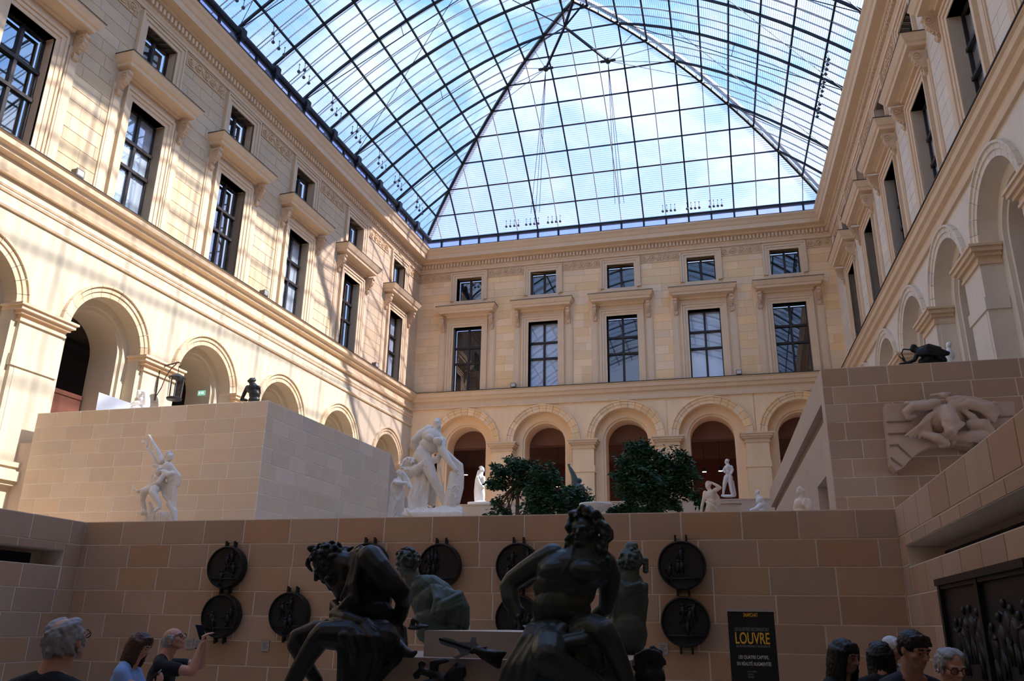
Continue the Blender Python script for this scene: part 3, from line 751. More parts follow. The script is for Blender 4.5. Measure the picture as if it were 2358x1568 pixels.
# ================================================================ sculpting helpers
DG = bpy.context.evaluated_depsgraph_get
class Blob:
    """overlapping closed volumes fused into ONE continuous surface (voxel remesh), traced at depth Y;
    frame(ox,oy,s) lets the joints be given in an enlarged crop of the photograph"""
    def __init__(s, Y, fx=1179, fy=1300): s.b = MB(); s.Y = Y; s.k = mpp(Y, fx, fy); s.fr = (0, 0, 1); s.rn = random.Random(3)
    def frame(s, ox, oy, sc): s.fr = (ox, oy, sc); return s
    def P(s, q):
        if isinstance(q, Vector): return q
        d = q[2] if len(q) > 2 else 0
        return at(s.fr[0]+q[0]/s.fr[2], s.fr[1]+q[1]/s.fr[2], s.Y+d)
    def R(s, r): return r*s.k/s.fr[2]
    def cap(s, a, b, ra, rb=None, world=False):
        rb = ra if rb is None else rb
        A, B_ = s.P(a), s.P(b)
        if not world: ra, rb = s.R(ra), s.R(rb)
        d = B_-A; L = d.length
        if L < 1e-4: d = Vector((0, 0, 1)); L = 1.0
        d = d/L; u = d.cross(Vector((.31, .2, .93)))
        if u.length < .05: u = d.cross(Vector((1, 0, 0)))
        u.normalize(); v = d.cross(u); n = 12; rings = []
        for t in (.25, .55, .85): rings.append((A-d*ra*math.cos(t*PI/2), ra*math.sin(t*PI/2)))
        rings.append((A, ra)); rings.append((B_, rb))
        for t in (.85, .55, .25): rings.append((B_+d*rb*math.cos(t*PI/2), rb*math.sin(t*PI/2)))
        vs = []
        for c, r in rings:
            for k in range(n):
                w_ = 2*PI*k/n; vs.append(c+u*r*math.cos(w_)+v*r*math.sin(w_))
        m_ = len(rings); fs = [(i*n+k, i*n+(k+1) % n, (i+1)*n+(k+1) % n, (i+1)*n+k) for i in range(m_-1) for k in range(n)]
        fs += [tuple(range(n))[::-1], tuple(range((m_-1)*n, m_*n))]
        s.b.add(vs, fs); return s
    def chain(s, pts, r=None):
        """pts (x,y,dy,r) or (x,y,r)"""
        for a, b in zip(pts, pts[1:]):
            s.cap(a[:-1] if len(a) > 3 else a[:2], b[:-1] if len(b) > 3 else b[:2], a[-1], b[-1])
        return s
    def wchain(s, pts, rs):
        for i in range(len(pts)-1): s.cap(pts[i], pts[i+1], rs[i], rs[i+1], True)
        return s
    def ellw(s, c, ax, ay, az):
        """ellipsoid, axes as vectors"""
        n = 8; vs = [c+az]
        for i in range(1, n):
            t = PI*i/n
            for k in range(2*n):
                p = PI*k/n; vs.append(c+ax*(math.sin(t)*math.cos(p))+ay*(math.sin(t)*math.sin(p))+az*math.cos(t))
        vs.append(c-az); q = 2*n; fs = [(0, 1+k, 1+(k+1) % q) for k in range(q)]
        for i in range(n-2):
            fs += [(1+i*q+k, 1+(i+1)*q+k, 1+(i+1)*q+(k+1) % q, 1+i*q+(k+1) % q) for k in range(q)]
        o = len(vs)-1; fs += [(o, 1+(n-2)*q+(k+1) % q, 1+(n-2)*q+k) for k in range(q)]
        s.b.add(vs, fs); return s
    def ell(s, c, rx, ry, rd=None, tilt=0):
        """ellipsoid in the view plane: half width rx, half height ry, half depth rd (crop pixels), tilt degrees clockwise"""
        rd = min(rx, ry) if rd is None else rd
        t = math.radians(tilt); a = CR*math.cos(t)-CU*math.sin(t); u = CR*math.sin(t)+CU*math.cos(t)
        return s.ellw(s.P(c), a*s.R(rx), CF*s.R(rd), u*s.R(ry))
    def drape(s, A, B_, n, r, jit=.35, dj=.0):
        """cloth as n+1 neighbouring folds running along the polylines A..B"""
        for i in range(n+1):
            t = i/n; pts = []; rr = r*(1+s.rn.uniform(-jit, jit))
            for a, b in zip(A, B_):
                da, db = (a[2] if len(a) > 2 else 0), (b[2] if len(b) > 2 else 0)
                pts.append((a[0]+(b[0]-a[0])*t, a[1]+(b[1]-a[1])*t, da+(db-da)*t+s.rn.uniform(-dj, dj), rr*s.rn.uniform(.85, 1.15)))
            s.chain(pts)
        return s
    def head(s, c, Rm, fwd, up, ears=True, beard=0, eyes=True, mouth=0):
        fwd = fwd.normalized(); side = fwd.cross(up).normalized(); up = side.cross(fwd).normalized()
        f = lambda x, y, z: c+(side*x+fwd*y+up*z)*Rm
        E_ = lambda p, rx, ry, rz: s.ellw(f(*p), side*rx*Rm, fwd*ry*Rm, up*rz*Rm)
        K = lambda a, b, ra, rb: s.cap(f(*a), f(*b), ra*Rm, rb*Rm, True)
        E_((0, -.12, .26), .70, .86, .74); E_((0, .22, -.22), .58, .54, .70)
        E_((0, .50, -.76), .27, .25, .22)
        for q in (-1, 1):
            K((q*.52, .02, -.30), (q*.18, .46, -.78), .17, .2)
            E_((q*.37, .50, -.20), .21, .24, .2)
            if eyes: E_((q*.27, .66, .03), .13, .11, .085)
            E_((q*.105, .88, -.25), .085, .10, .075)
            if ears: E_((q*.70, -.06, -.04), .07, .17, .27)
        K((-.40, .66, .19), (-.08, .76, .17), .10, .10); K((.40, .66, .19), (.08, .76, .17), .10, .10)
        K((0, .78, .14), (0, 1.0, -.20), .075, .125)
        K((-.19, .76, -.46), (.19, .76, -.46), .075, .075); K((-.15, .74, -.60-mouth), (.15, .74, -.60-mouth), .075, .075)
        if beard:
            for i in range(26):
                x = s.rn.uniform(-.5, .5); z = s.rn.uniform(-.95, -.45); y = .62-abs(x)*.6+s.rn.uniform(-.1, .1)
                K((x, y, z), (x*.8+s.rn.uniform(-.12, .12), y+.12, z-.25*beard-s.rn.random()*.25*beard), .13, .05)
        return f
    def curls(s, c, Rm, fwd, up, n=60, size=.2, zmin=-.2, back=-.2, grow=1.0, seed=1):
        """locks of hair on the skull (not over the face)"""
        fwd = fwd.normalized(); side = fwd.cross(up).normalized(); up = side.cross(fwd).normalized(); rn = random.Random(seed)
        got = []; tries = 0
        while len(got) < n and tries < 4000:
            tries += 1
            v = Vector((rn.gauss(0, 1), rn.gauss(0, 1), rn.gauss(0, 1))).normalized()
            if v.z < zmin or (v.y > .35 and v.z < .62): continue
            p = c+(side*v.x*.74+fwd*(v.y*.9-.12)+up*(v.z*.8+.24))*Rm*grow*rn.uniform(.99, 1.1)
            if any((p-q).length < size*Rm*1.05 for q in got): continue
            got.append(p)
            nrm = (side*v.x+fwd*v.y+up*v.z).normalized(); a = nrm.orthogonal().normalized(); b = nrm.cross(a); ph = rn.uniform(0, 6.3); cr_ = size*Rm
            pts = [p+(a*math.cos(ph+t*1.25)+b*math.sin(ph+t*1.25))*cr_*(.50-.055*t)+nrm*cr_*(.02+.05*t) for t in range(7)]
            s.wchain(pts, [cr_*(.24-.012*t) for t in range(7)])
        return s
    def hand(s, w, d, nrm, L, curl=.5, thumb=1, spread=.12):
        """palm from wrist w along d, palm normal nrm, hand length L; five separate bent fingers"""
        d = d.normalized(); nrm = (nrm-d*nrm.dot(d)).normalized(); sd = d.cross(nrm)*thumb
        pl = L*.5
        for q in (-.17, -.06, .06, .17): s.cap(w+sd*q*L*.8, w+d*pl+sd*q*L, L*.085, L*.07, True)
        for q, ln in ((-.19, .40), (-.065, .48), (.06, .46), (.18, .36)):
            p = w+d*pl+sd*q*L; dir_ = (d+sd*q*spread*4).normalized(); r = L*.052
            for j in range(3):
                dir_ = (dir_*math.cos(curl*.9)+nrm*math.sin(curl*.9)).normalized(); e_ = p+dir_*ln*L*(.42, .32, .26)[j]
                s.cap(p, e_, r, r*.9, True); p = e_; r *= .92
        p = w+d*L*.14-sd*L*.2; dir_ = (d*.75-sd*.75+nrm*.35).normalized(); r = L*.062
        for j in range(3):
            e_ = p+dir_*L*(.22, .18, .14)[j]; s.cap(p, e_, r, r*.88, True); p = e_; r *= .9
            dir_ = (dir_+nrm*.35*curl+d*.35).normalized()
        return s
    def build(s, name, m, parent=None, voxel=.02, smooth=3, disp=0, dscale=8, fac=.5):
        me = D.meshes.new(name); me.from_pydata(s.b.v, [], s.b.f)
        bm = bmesh.new(); bm.from_mesh(me); bmesh.ops.recalc_face_normals(bm, faces=bm.faces); bm.to_mesh(me); bm.free()
        o = D.objects.new('tmp', me); COL.objects.link(o)
        r = o.modifiers.new('r', 'REMESH'); r.mode = 'VOXEL'; r.voxel_size = voxel
        if smooth: q = o.modifiers.new('s', 'SMOOTH'); q.factor = fac; q.iterations = smooth
        ev = o.evaluated_get(DG()); res = D.meshes.new_from_object(ev); res.name = name
        D.objects.remove(o); D.meshes.remove(me)
        if disp:
            for v in res.vertices: v.co += v.normal*disp*mnoise.noise(v.co*dscale)
        for p in res.polygons: p.use_smooth = True
        res.materials.clear()
        return link(name, res, m, parent)
M_MARB = mat('old_marble', (.74, .68, .60), .6, noise=.14, nscale=5, bump=.1, bscale=30)
M_MARBW = mat('white_marble', (.82, .80, .77), .5, noise=.05, nscale=4)
M_MARBT = mat('tan_marble', (.72, .59, .46), .6, noise=.12, nscale=5)
M_MARBG = mat('grey_marble', (.66, .61, .57), .6, noise=.1, nscale=5)
M_BRZ = mat('black_bronze', (.021, .021, .021), .42, metal=.35, noise=.25, nscale=4, bump=.12, bscale=18)
M_BRZG = mat('green_bronze', (.062, .085, .078), .5, metal=.25, noise=.3, nscale=4, bump=.12, bscale=18)
M_BRZB = mat('dark_green_bronze', (.032, .040, .037), .42, metal=.35, noise=.3, nscale=4, bump=.12, bscale=18)
def pedestal(parent, c, wx, wy, ztop, zbot, m=None, name='pedestal'):
    if m is None: ztop -= .22; wx *= .8; wy *= .7
    b = MB(); b.box(c.x-wx/2, c.x+wx/2, c.y-wy/2, c.y+wy/2, zbot, ztop); b.box(c.x-wx/2-.06, c.x+wx/2+.06, c.y-wy/2-.06, c.y+wy/2+.06, ztop-.12, ztop-.02)
    b.box(c.x-wx/2-.08, c.x+wx/2+.08, c.y-wy/2-.08, c.y+wy/2+.08, zbot, zbot+.2)
    return b.build(name, m or M_CSTO, parent)
ZT = ZC-.02
V = Vector
# ---- marble abduction group in front of the left terrace
B = Blob(16.6, 360, 1100).frame(280, 980, 6.533)
B.chain([(600, 540, 52), (545, 400, 42), (470, 260, 28)]).chain([(470, 260, 28), (425, 175, 20), (400, 150, 12)])
B.chain([(540, 600, .05, 40), (470, 460, .05, 34), (400, 350, .05, 26), (330, 260, .05, 16)]).chain([(330, 260, 16), (300, 245, 9)]).chain([(380, 300, 18), (372, 200, 10)])
for q in ((380, 300), (430, 180), (330, 265)):
    for k in range(4): B.cap(q, (q[0]-34+k*14, q[1]-45-4*(k % 2)), 8, 5)
hc = B.P((720, 470)); B.head(hc, B.R(74), CR*.5+CU*.45-CF*.6, CU); B.curls(hc, B.R(80), CR*.5+CU*.45-CF*.6, CU, 34, .24)
B.cap((690, 540), (690, 600), 42, 50)
B.ell((690, 670), 105, 130, 80, 12).ell((760, 790), 80, 110, 70)            # twisting torso of the carried woman
B.chain([(640, 700, -.1, 46), (700, 740, -.12, 40), (760, 720, -.1, 36)])
B.drape([(470, 590, -.1), (560, 600, -.12), (640, 650, -.1)], [(480, 605, -.05), (590, 640, -.05), (640, 690, -.02)], 2, 18)
B.drape([(790, 640), (890, 760), (860, 900), (740, 940), (600, 890)], [(760, 680), (840, 780), (810, 870), (720, 900), (620, 860)], 3, 26)   # swirl of cloth
hc = B.P((560, 690, -.15)); B.head(hc, B.R(62), -CR*.7-CU*.1-CF*.7, CU-CR*.25); B.curls(hc, B.R(66), -CR*.7-CF*.7, CU, 24, .25, seed=4)
B.ell((560, 830, -.05), 95, 110, 80, -20).ell((540, 920, 0), 90, 80, 80)
B.chain([(620, 760, -.15, 40), (560, 850, -.2, 32), (420, 910, -.2, 26), (240, 985, -.15, 18), (170, 945, -.15, 14)])
for k in range(4): B.cap((180, 945, -.15), (145+6*k, 930+9*k, -.15), 10, 7)
B.drape([(450, 750, .1), (440, 850, .1), (330, 960, .1), (240, 1010, .05)], [(480, 760, .1), (500, 880, .1), (420, 940, .1), (300, 975, .05)], 3, 20)
B.chain([(480, 940, -.15, 64), (340, 990, -.2, 58), (310, 1120, -.1, 44), (350, 1270, -.05, 30)])
B.chain([(500, 960, -.2, 66), (470, 1010, -.25, 60), (560, 1160, -.2, 42), (570, 1235, -.2, 28), (500, 1285, -.25, 24)])
B.drape([(620, 930), (640, 1060), (760, 1180)], [(820, 930), (800, 1080), (790, 1230)], 5, 26)
B.chain([(730, 1180, 56), (790, 1290, 48), (800, 1420, 34), (800, 1500, 34)])
B.chain([(420, 1170, -.1, 30), (450, 1260, -.1, 44), (440, 1340, -.1, 44)]).ell((330, 1310, -.1), 48, 44, 40).chain([(390, 1330, 34), (360, 1440, 30)])
B.ell((600, 1400), 120, 110, 110).ell((540, 1450), 150, 70, 120).ell((590, 1490), 290, 60, 150)
for i in range(10): B.cap((430+i*32, 1300+B.rn.random()*60, -.25), (400+i*34, 1450, -.2), 12, 16)
B.ell((590, 1560), 230, 60, 120)
t = tag(B.build('statue', M_MARB, None, .014, 1), 'pale marble group of entwined figures, two arms flung up, before left terrace wall', 'statue')
c = B.P((590, 1500)); pedestal(t, V((c.x, c.y+.1, 0)), 1.9, 1.3, c.z+.05, ZT)
# ---- great marble of a bearded man with his hand caught in a tree stump
B = Blob(21.0, 990, 1080).frame(860, 930, 5.406)
hc = B.P((793, 240)); fw = CR*.15+CU*.55-CF*.8
B.head(hc, B.R(66), fw, CU*.85-CR*.12, beard=.8, mouth=.1); B.curls(hc, B.R(66), fw, CU, 44, .2)
B.cap((800, 290), (785, 360), 42, 55)
B.ell((740, 430), 150, 120, 95, 35).ell((690, 520), 120, 110, 90, 20).ell((620, 610), 100, 110, 90)
for q in ((700, 420), (800, 460)): B.ell((q[0], q[1], -.28), 62, 50, 35, 20)
B.chain([(690, 330, 72), (590, 380, 58), (515, 455, 50), (530, 590, .25, 40), (560, 660, .3, 30)])
B.chain([(850, 470, 66), (850, 560, -.1, 56), (900, 650, -.12, 48), (960, 740, -.12, 36), (1020, 815, -.1, 26)])
B.hand(B.P((1025, 815, -.1)), CR*.5-CU*.85, -CF, B.R(80), .5)
B.chain([(620, 640, 104), (690, 800, -.1, 80), (745, 930, -.1, 60), (800, 1050, 0, 52), (850, 1150, .05, 42), (890, 1250, .1, 36), (960, 1290, 0, 30)])
B.chain([(580, 660, .15, 95), (590, 850, .2, 75), (610, 1050, .2, 56), (600, 1250, .2, 44)])
B.drape([(700, 690, -.1), (790, 660, -.12), (830, 600, -.05)], [(710, 740, -.05), (810, 720, -.08), (845, 640, 0)], 3, 22)
# lion biting from behind
B.ell((440, 740, .1), 92, 84, 80, -10)
for i in range(34):
    a = B.rn.uniform(0, 6.3); r_ = B.rn.uniform(40, 88); B.cap((430+r_*math.cos(a), 750+r_*math.sin(a)*.9, 0), (420+1.15*r_*math.cos(a), 765+1.1*r_*math.sin(a), -.12), 20, 9)
B.chain([(480, 850, .1, 80), (540, 820, -.1, 60), (590, 770, -.2, 46), (630, 740, -.22, 34)])
for k in range(4): B.cap((600+12*k, 725+5*k, -.25), (640+4*k, 700+24*k, -.3), 16, 11)
# cloth falling to the ground
B.drape([(490, 830, 0), (520, 1000, -.05), (450, 1170, -.1), (460, 1330, -.1), (500, 1400, -.1)], [(690, 830, .1), (690, 1000, .05), (670, 1160, 0), (650, 1290, 0), (740, 1400, -.1)], 7, 26, .4, .06)
B.drape([(640, 900, .2), (650, 1050, .2), (640, 1200, .2)], [(780, 1040, .3), (760, 1150, .3), (740, 1260, .3)], 3, 26)
# stump and cloth over it
B.chain([(1000, 900, 62), (990, 1050, 78), (960, 1250, 90)]).chain([(1040, 900, .1, 50), (1040, 1100, .1, 50), (1010, 1250, .1, 50)])
B.cap((975, 860), (995, 850), 30, 26)
B.drape([(910, 590, .1), (1010, 690, .08), (1095, 760, .05), (1108, 900, .05), (1100, 1050, .05), (1060, 1230, 0)], [(880, 600, .1), (960, 700, .1), (1050, 790, .05), (1070, 910, 0), (1050, 1060, 0), (1010, 1230, 0)], 3, 18, .25)
for i in range(26): q = (930+B.rn.random()*130, 1000+B.rn.random()*180, -.32); B.ell(q, 16, 12, 10)
B.drape([(830, 780, -.05), (840, 900, -.05), (870, 1080, 0)], [(836, 780, -.05), (846, 900, -.05), (876, 1080, 0)], 1, 9)
B.ell((730, 1370), 380, 70, 170).ell((900, 1350, -.1), 200, 80, 120).ell((520, 1370), 150, 60, 120).ell((1060, 1370), 70, 100, 100)
for i in range(16): B.chain([(420+i*42, 1300+B.rn.random()*50, -.3, 18), (460+i*42, 1360, -.38, 26), (520+i*38, 1410, -.4, 18)])
B.ell((730, 1440), 330, 60, 120)
t = tag(B.build('statue', M_MARB, None, .017, 1), 'tall pale marble of a nude bearded man with one hand caught in a stump', 'statue')
c = B.P((740, 1420)); pedestal(t, V((c.x, c.y, 0)), 3.2, 2.2, c.z+.06, ZT)
# ---- draped marble figure leaning on a pole, left of it
B = Blob(23.5, 915, 1140).frame(860, 930, 5.406)
hc = B.P((325, 870)); B.head(hc, B.R(46), CR*.5-CF*.7, CU); B.curls(hc, B.R(46), CR*.5-CF*.7, CU, 26, .22)
B.cap((320, 915), (310, 960), 26, 40).ell((300, 1020), 76, 90, 60, 5).ell((300, 1130), 66, 90, 56)
B.chain([(270, 980, -.1, 32), (300, 985, -.25, 28), (400, 985, -.25, 20)]).chain([(340, 990, 26), (400, 985, -.2, 20)])
for k in range(4): B.cap((405, 985, -.25), (420, 970+12*k, -.25), 9, 7)
B.drape([(270, 940), (225, 1010), (215, 1120), (200, 1250), (180, 1420)], [(320, 1000, -.1), (260, 1100, -.1), (290, 1200, -.1), (250, 1300, -.1), (230, 1430, -.1)], 6, 20)
B.drape([(290, 1140, -.1), (300, 1200, -.1), (290, 1420)], [(370, 1120), (365, 1220), (360, 1430)], 4, 20)
B.cap((405, 990, -.28), (255, 1400, -.25), 9, 9)
B.drape([(370, 850, .15), (430, 930, .15), (480, 1080, .1)], [(345, 880, .15), (400, 990, .1), (460, 1050, .1)], 2, 18)
B.ell((270, 1425), 110, 30, 60).ell((270, 1470), 100, 40, 60)
t = tag(B.build('statue', M_MARB, None, .016, 1), 'draped marble figure leaning on a staff, at left of the tall bearded nude', 'statue')
c = B.P((270, 1440)); pedestal(t, V((c.x, c.y, 0)), 1.1, .8, c.z+.06, ZT)
# ---- white standing statue in front of the second... back arch
def standing(Y, crop, pts_fn, label, m, zb, ped=(.7, .6), vox=.015, sm=1, ref=(1100, 1120)):
    B = Blob(Y, *ref).frame(*crop); bot = pts_fn(B)
    t = tag(B.build('statue', m, None, vox, sm), label, 'statue'); c = B.P(bot)
    if ped: pedestal(t, V((c.x, c.y, 0)), ped[0], ped[1], c.z+.05, zb, m if zb > 5.5 else None, 'plinth' if zb > 5.5 else 'pedestal')
    return t
def s1(B):
    hc = B.P((1350, 820)); B.head(hc, B.R(40), CR*.75-CU*.4-CF*.4, CU); B.curls(hc, B.R(43), CR*.8-CF*.3, CU, 24, .22, zmin=-.7)
    B.cap((1345, 860), (1330, 900), 24, 32).ell((1335, 950), 55, 75, 45).ell((1330, 1040), 52, 70, 45)
    B.chain([(1370, 920, -.1, 24), (1375, 980, -.1, 22), (1395, 1010, -.1, 15)]).chain([(1300, 920, -.1, 26), (1330, 1000, -.15, 22), (1370, 1040, -.15, 15)])
    B.chain([(1345, 1060, 40), (1360, 1130, 30), (1365, 1200, 20)]).chain([(1315, 1060, 40), (1340, 1140, 28), (1350, 1200, 20)])
    B.drape([(1310, 840), (1280, 950), (1265, 1080), (1270, 1210)], [(1330, 880), (1310, 980), (1320, 1090), (1325, 1210)], 4, 20)
    B.ell((1335, 1225), 85, 24, 50); return (1335, 1240)
standing(39.6, (860, 930, 5.406), s1, 'white marble standing nude with bowed head and cloak in the leftmost rear arch', M_MARBW, 6.0, (1.0, .7), .018)
# ---- right-hand marbles
def s2(B):   # young man seen from behind, on a plinth before the rear arch
    hc = B.P((580, 340)); B.head(hc, B.R(48), -CR*.6+CF*.5-CU*.2, CU); B.curls(hc, B.R(50), -CR*.6+CF*.5, CU, 24, .22)
    B.cap((590, 370), (605, 420), 26, 40).ell((610, 460), 62, 70, 44, -10).ell((600, 540), 52, 60, 40).ell((610, 610), 64, 52, 46)
    B.chain([(660, 430, 28), (685, 490, 24), (655, 560, -.1, 18)]).chain([(560, 430, 26), (520, 490, 22), (540, 530, -.1, 16)])
    B.chain([(570, 620, 46), (540, 740, 38), (525, 840, 26), (515, 930, 18), (490, 945, -.1, 16)])
    B.chain([(640, 620, 48), (650, 760, 38), (665, 860, 34), (690, 940, 30)]).cap((680, 700, .1), (710, 930, .1), 30, 42)
    B.ell((610, 960), 140, 26, 70); return (615, 985)
standing(36.0, (1600, 1020, 7.86), s2, 'pale marble nude youth seen from behind, standing right of the large tree', M_MARBG, ZT, (1.1, .7), .017, ref=(1675, 1120))
def s3(B):   # woman with an arm raised to her brow
    hc = B.P((240, 770)); B.head(hc, B.R(70), -CR*.5-CF*.7, CU-CR*.1); B.curls(hc, B.R(74), -CR*.5-CF*.7, CU, 30, .22)
    B.cap((260, 830), (280, 890), 34, 50).ell((275, 970), 95, 110, 70).ell((290, 1090), 90, 100, 70).ell((290, 1200), 100, 100, 75)
    B.chain([(360, 860, -.05, 44), (450, 810, -.1, 36), (400, 770, -.12, 28), (310, 720, -.12, 20)])
    for k in range(4): B.cap((315, 725, -.12), (280+8*k, 690+10*k, -.12), 10, 7)
    B.chain([(185, 900, 40), (160, 1020, 32), (125, 1150, 26), (120, 1260, 20)])
    B.drape([(360, 880, .05), (430, 980, .1), (460, 1100, .1)], [(340, 960, .05), (390, 1060, .05), (410, 1150, .05)], 4, 24)
    B.drape([(200, 1060, -.12), (290, 1100, -.2), (400, 1170, -.1)], [(210, 1080, -.12), (300, 1140, -.2), (390, 1190, -.1)], 1, 14)
    B.chain([(250, 1200, 60), (240, 1400, 50), (240, 1560, 40)]).chain([(340, 1200, 60), (350, 1400, 50), (350, 1560, 40)]); B.ell((290, 1590), 160, 40, 100); return (290, 1610)
standing(21.5, (1600, 1020, 7.86), s3, 'cream marble woman with one arm raised to her brow, right of the large tree', M_MARBT, ZT, (.8, .6), .015, ref=(1640, 1140))
def s4(B):
    hc = B.P((1130, 900)); B.head(hc, B.R(44), -CR*.8-CF*.3, CU); B.curls(hc, B.R(46), -CR*.8-CF*.3, CU, 18, .25)
    B.cap((1135, 940), (1150, 980), 24, 36).ell((1180, 1050), 64, 80, 50, -10).drape([(1130, 980), (1120, 1060)], [(1230, 1010), (1270, 1110)], 5, 24)
    B.chain([(1200, 1120, 50), (1110, 1190, -.1, 38), (1010, 1220, -.1, 26)]).chain([(1240, 1100, 30), (1255, 1220, 20)]).ell((1160, 1210), 110, 40, 70); B.ell((1150, 1290), 160, 60, 90); return (1150, 1340)
standing(26.0, (1600, 1020, 7.86), s4, 'small white marble seated figure wrapped in cloth, above the centre wall', M_MARBW, ZT, (.9, .7), .015, ref=(1747, 1150))
def s5(B):
    hc = B.P((1900, 880)); B.head(hc, B.R(84), -CR*.75+CU*.1-CF*.5, CU); B.curls(hc, B.R(86), -CR*.75-CF*.4, CU, 36, .22, zmin=-.5)
    B.cap((1920, 960), (1930, 1020), 48, 60).ell((1940, 1130), 150, 130, 90, 8).chain([(1850, 1050, 50), (1820, 1200, 44)]).chain([(2040, 1040, 50), (2100, 1200, 44)])
    B.drape([(2000, 1000, -.1), (1960, 1120, -.15)], [(2120, 1080, -.05), (2080, 1220, -.1)], 3, 26); B.ell((1950, 1300), 170, 120, 100); return (1950, 1400)
standing(17.6, (1600, 1020, 7.86), s5, 'weathered marble bust of a figure turned left, near the right terrace corner', M_MARBT, ZT, (.6, .5), .018, ref=(1850, 1150))
# ---- figures on the upper terraces
def s6(B):   # dark seated bronze seen from behind
    hc = B.P((2030, 205)); B.head(hc, B.R(46), -CR*.3+CF*.8-CU*.5, CU); B.ell((2035, 195), 56, 26, 50, -8).cap((2050, 185), (2070, 160), 12, 8)
    B.cap((2035, 230), (2050, 260), 30, 50).ell((2050, 300), 82, 66, 50).ell((2070, 370), 70, 70, 48).ell((2065, 430), 72, 40, 50)
    B.chain([(1985, 280, 30), (1950, 340, 24), (1915, 420, 20)]).cap((1905, 430), (1970, 440), 18, 16).chain([(2115, 280, 28), (2125, 350, .1, 24)]).ell((2040, 520), 110, 80, 70); return (2040, 580)
standing(19.9, (200, 840, 5.36), s6, 'dark bronze seated nude seen from behind, on the left terrace corner', M_BRZ, 6.3, (.9, .5), .018, ref=(575, 900))
def s7(B):   # white crouching figure with an arm over the head
    hc = B.P((655, 370)); B.head(hc, B.R(46), -CR*.6-CF*.5-CU*.3, CU); B.curls(hc, B.R(48), -CR*.6-CF*.5, CU, 20, .22)
    B.chain([(720, 350, 34), (735, 335, .05, 28), (640, 328, -.05, 20)]).chain([(730, 340, 30), (740, 430, 40), (735, 500, 44)]).ell((690, 460), 60, 70, 44)
    B.chain([(650, 470, -.05, 34), (600, 470, -.1, 26), (545, 490, -.1, 14)]).ell((650, 540), 120, 50, 60); return (650, 580)
standing(20.2, (200, 840, 5.36), s7, 'white marble crouching figure with an arm over its head, by the hanging lantern', M_MARBW, 6.3, (.9, .5), .018, ref=(322, 915))
def s8(B):   # winged crouching bronze with a bow
    hc = B.P((560, 1265)); B.head(hc, B.R(34), -CR*.8-CF*.3-CU*.3, CU); B.curls(hc, B.R(36), -CR*.8-CF*.3, CU, 16, .25)
    B.chain([(590, 1280, 32), (660, 1300, 52), (760, 1320, 50), (830, 1370, 34)])
    B.drape([(600, 1290, -.1), (680, 1245, -.15), (780, 1260, -.1), (880, 1300, -.05)], [(600, 1320, -.1), (680, 1310, -.15), (760, 1320, -.1), (870, 1312, -.05)], 6, 14)
    B.drape([(620, 1260, .15), (700, 1235, .2), (800, 1262, .15)], [(620, 1290, .15), (700, 1290, .2), (790, 1300, .15)], 4, 14)
    B.chain([(600, 1310, 24), (570, 1370, 18), (500, 1395, 12), (440, 1405, 10)]).chain([(700, 1350, 44), (640, 1385, 34), (720, 1400, 26), (850, 1390, 18)])
    B.chain([(530, 1275, 8), (470, 1270, 7), (455, 1310, 7), (480, 1360, 7), (500, 1400, 7)]).cap((430, 1330), (490, 1390), 6, 6); B.ell((660, 1440), 260, 46, 70); return (660, 1480)
standing(20.0, (1960, 480, 3.92), s8, 'black bronze winged crouching figure with a bow on the right terrace', M_BRZ, 6.3, (2.0, .8), .016, ref=(2130, 820))
def s9(B):
    hc = B.P((880, 1235)); B.head(hc, B.R(32), -CR*.5-CF*.6, CU); B.cap((880, 1265), (885, 1290), 18, 30).ell((885, 1330), 50, 50, 36).ell((880, 1400), 52, 60, 40); B.ell((880, 1460), 60, 40, 50); return (880, 1490)
standing(23.0, (1960, 480, 3.92), s9, 'white marble bust behind the winged bronze on the right terrace', M_MARBW, 6.3, (.6, .5), .02, ref=(2190, 820))
# green bronze fighter with a raised arm behind the trees
def s10(B):
    B.chain([(985, 620, 46), (975, 540, 34), (960, 490, 26), (930, 430, 18), (915, 405, 10)]); hc = B.P((1010, 560, .05)); B.head(hc, B.R(36), -CR*.7+CU*.3, CU)
    B.ell((1010, 640), 70, 60, 50).ell((1040, 720), 66, 70, 50).chain([(1040, 760, 44), (1090, 900, 36), (1100, 1000, 30)]).chain([(1030, 760, 44), (980, 900, 36), (950, 1000, 30)]).ell((1030, 1020), 130, 26, 70)
    for k in range(4): B.cap((917, 415), (905+7*k, 388), 7, 5)
    return (1030, 1040)
standing(31.0, (1100, 980, 4.367), s10, 'green bronze athlete thrusting one arm up above the shrubs', M_BRZG, ZT, (1.3, .9), .017, ref=(1320, 1110))
# ================================================================ the four bronze captives, plinth and trophies
YQ = 5.9
def plinth():
    r = root('plinth', 'pale stepped stone plinth between the four seated bronze figures', 'plinth', (at(1075, 1450, YQ).x, 7.2, 0))
    x0, x1 = at(800, 1500, YQ).x-r.location.x, at(1425, 1500, YQ).x-r.location.x
    z1 = at(1075, 1453, 6.15).z; z2 = at(1075, 1517, 5.95).z
    m1 = mat('plinth_stone', (.46, .40, .35), .6, noise=.1, nscale=2)
    b = MB(); b.box(x0+.5, x1-.6, -1.05, 1.3, z2, z1); b.build('top_step', m1, r)
    b = MB(); b.box(x0, x1, -1.25, 2.2, .5, z2); b.build('middle_step', mat('plinth_brown', (.36, .27, .21), .7, noise=.1, nscale=2), r)
    b = MB(); b.box(x0-.9, x1+.7, -2.6, 3.0, ZF, .5); b.build('lower_step', m1, r)
    return z1, z2
ZP1, ZP2 = plinth()
VX = .008
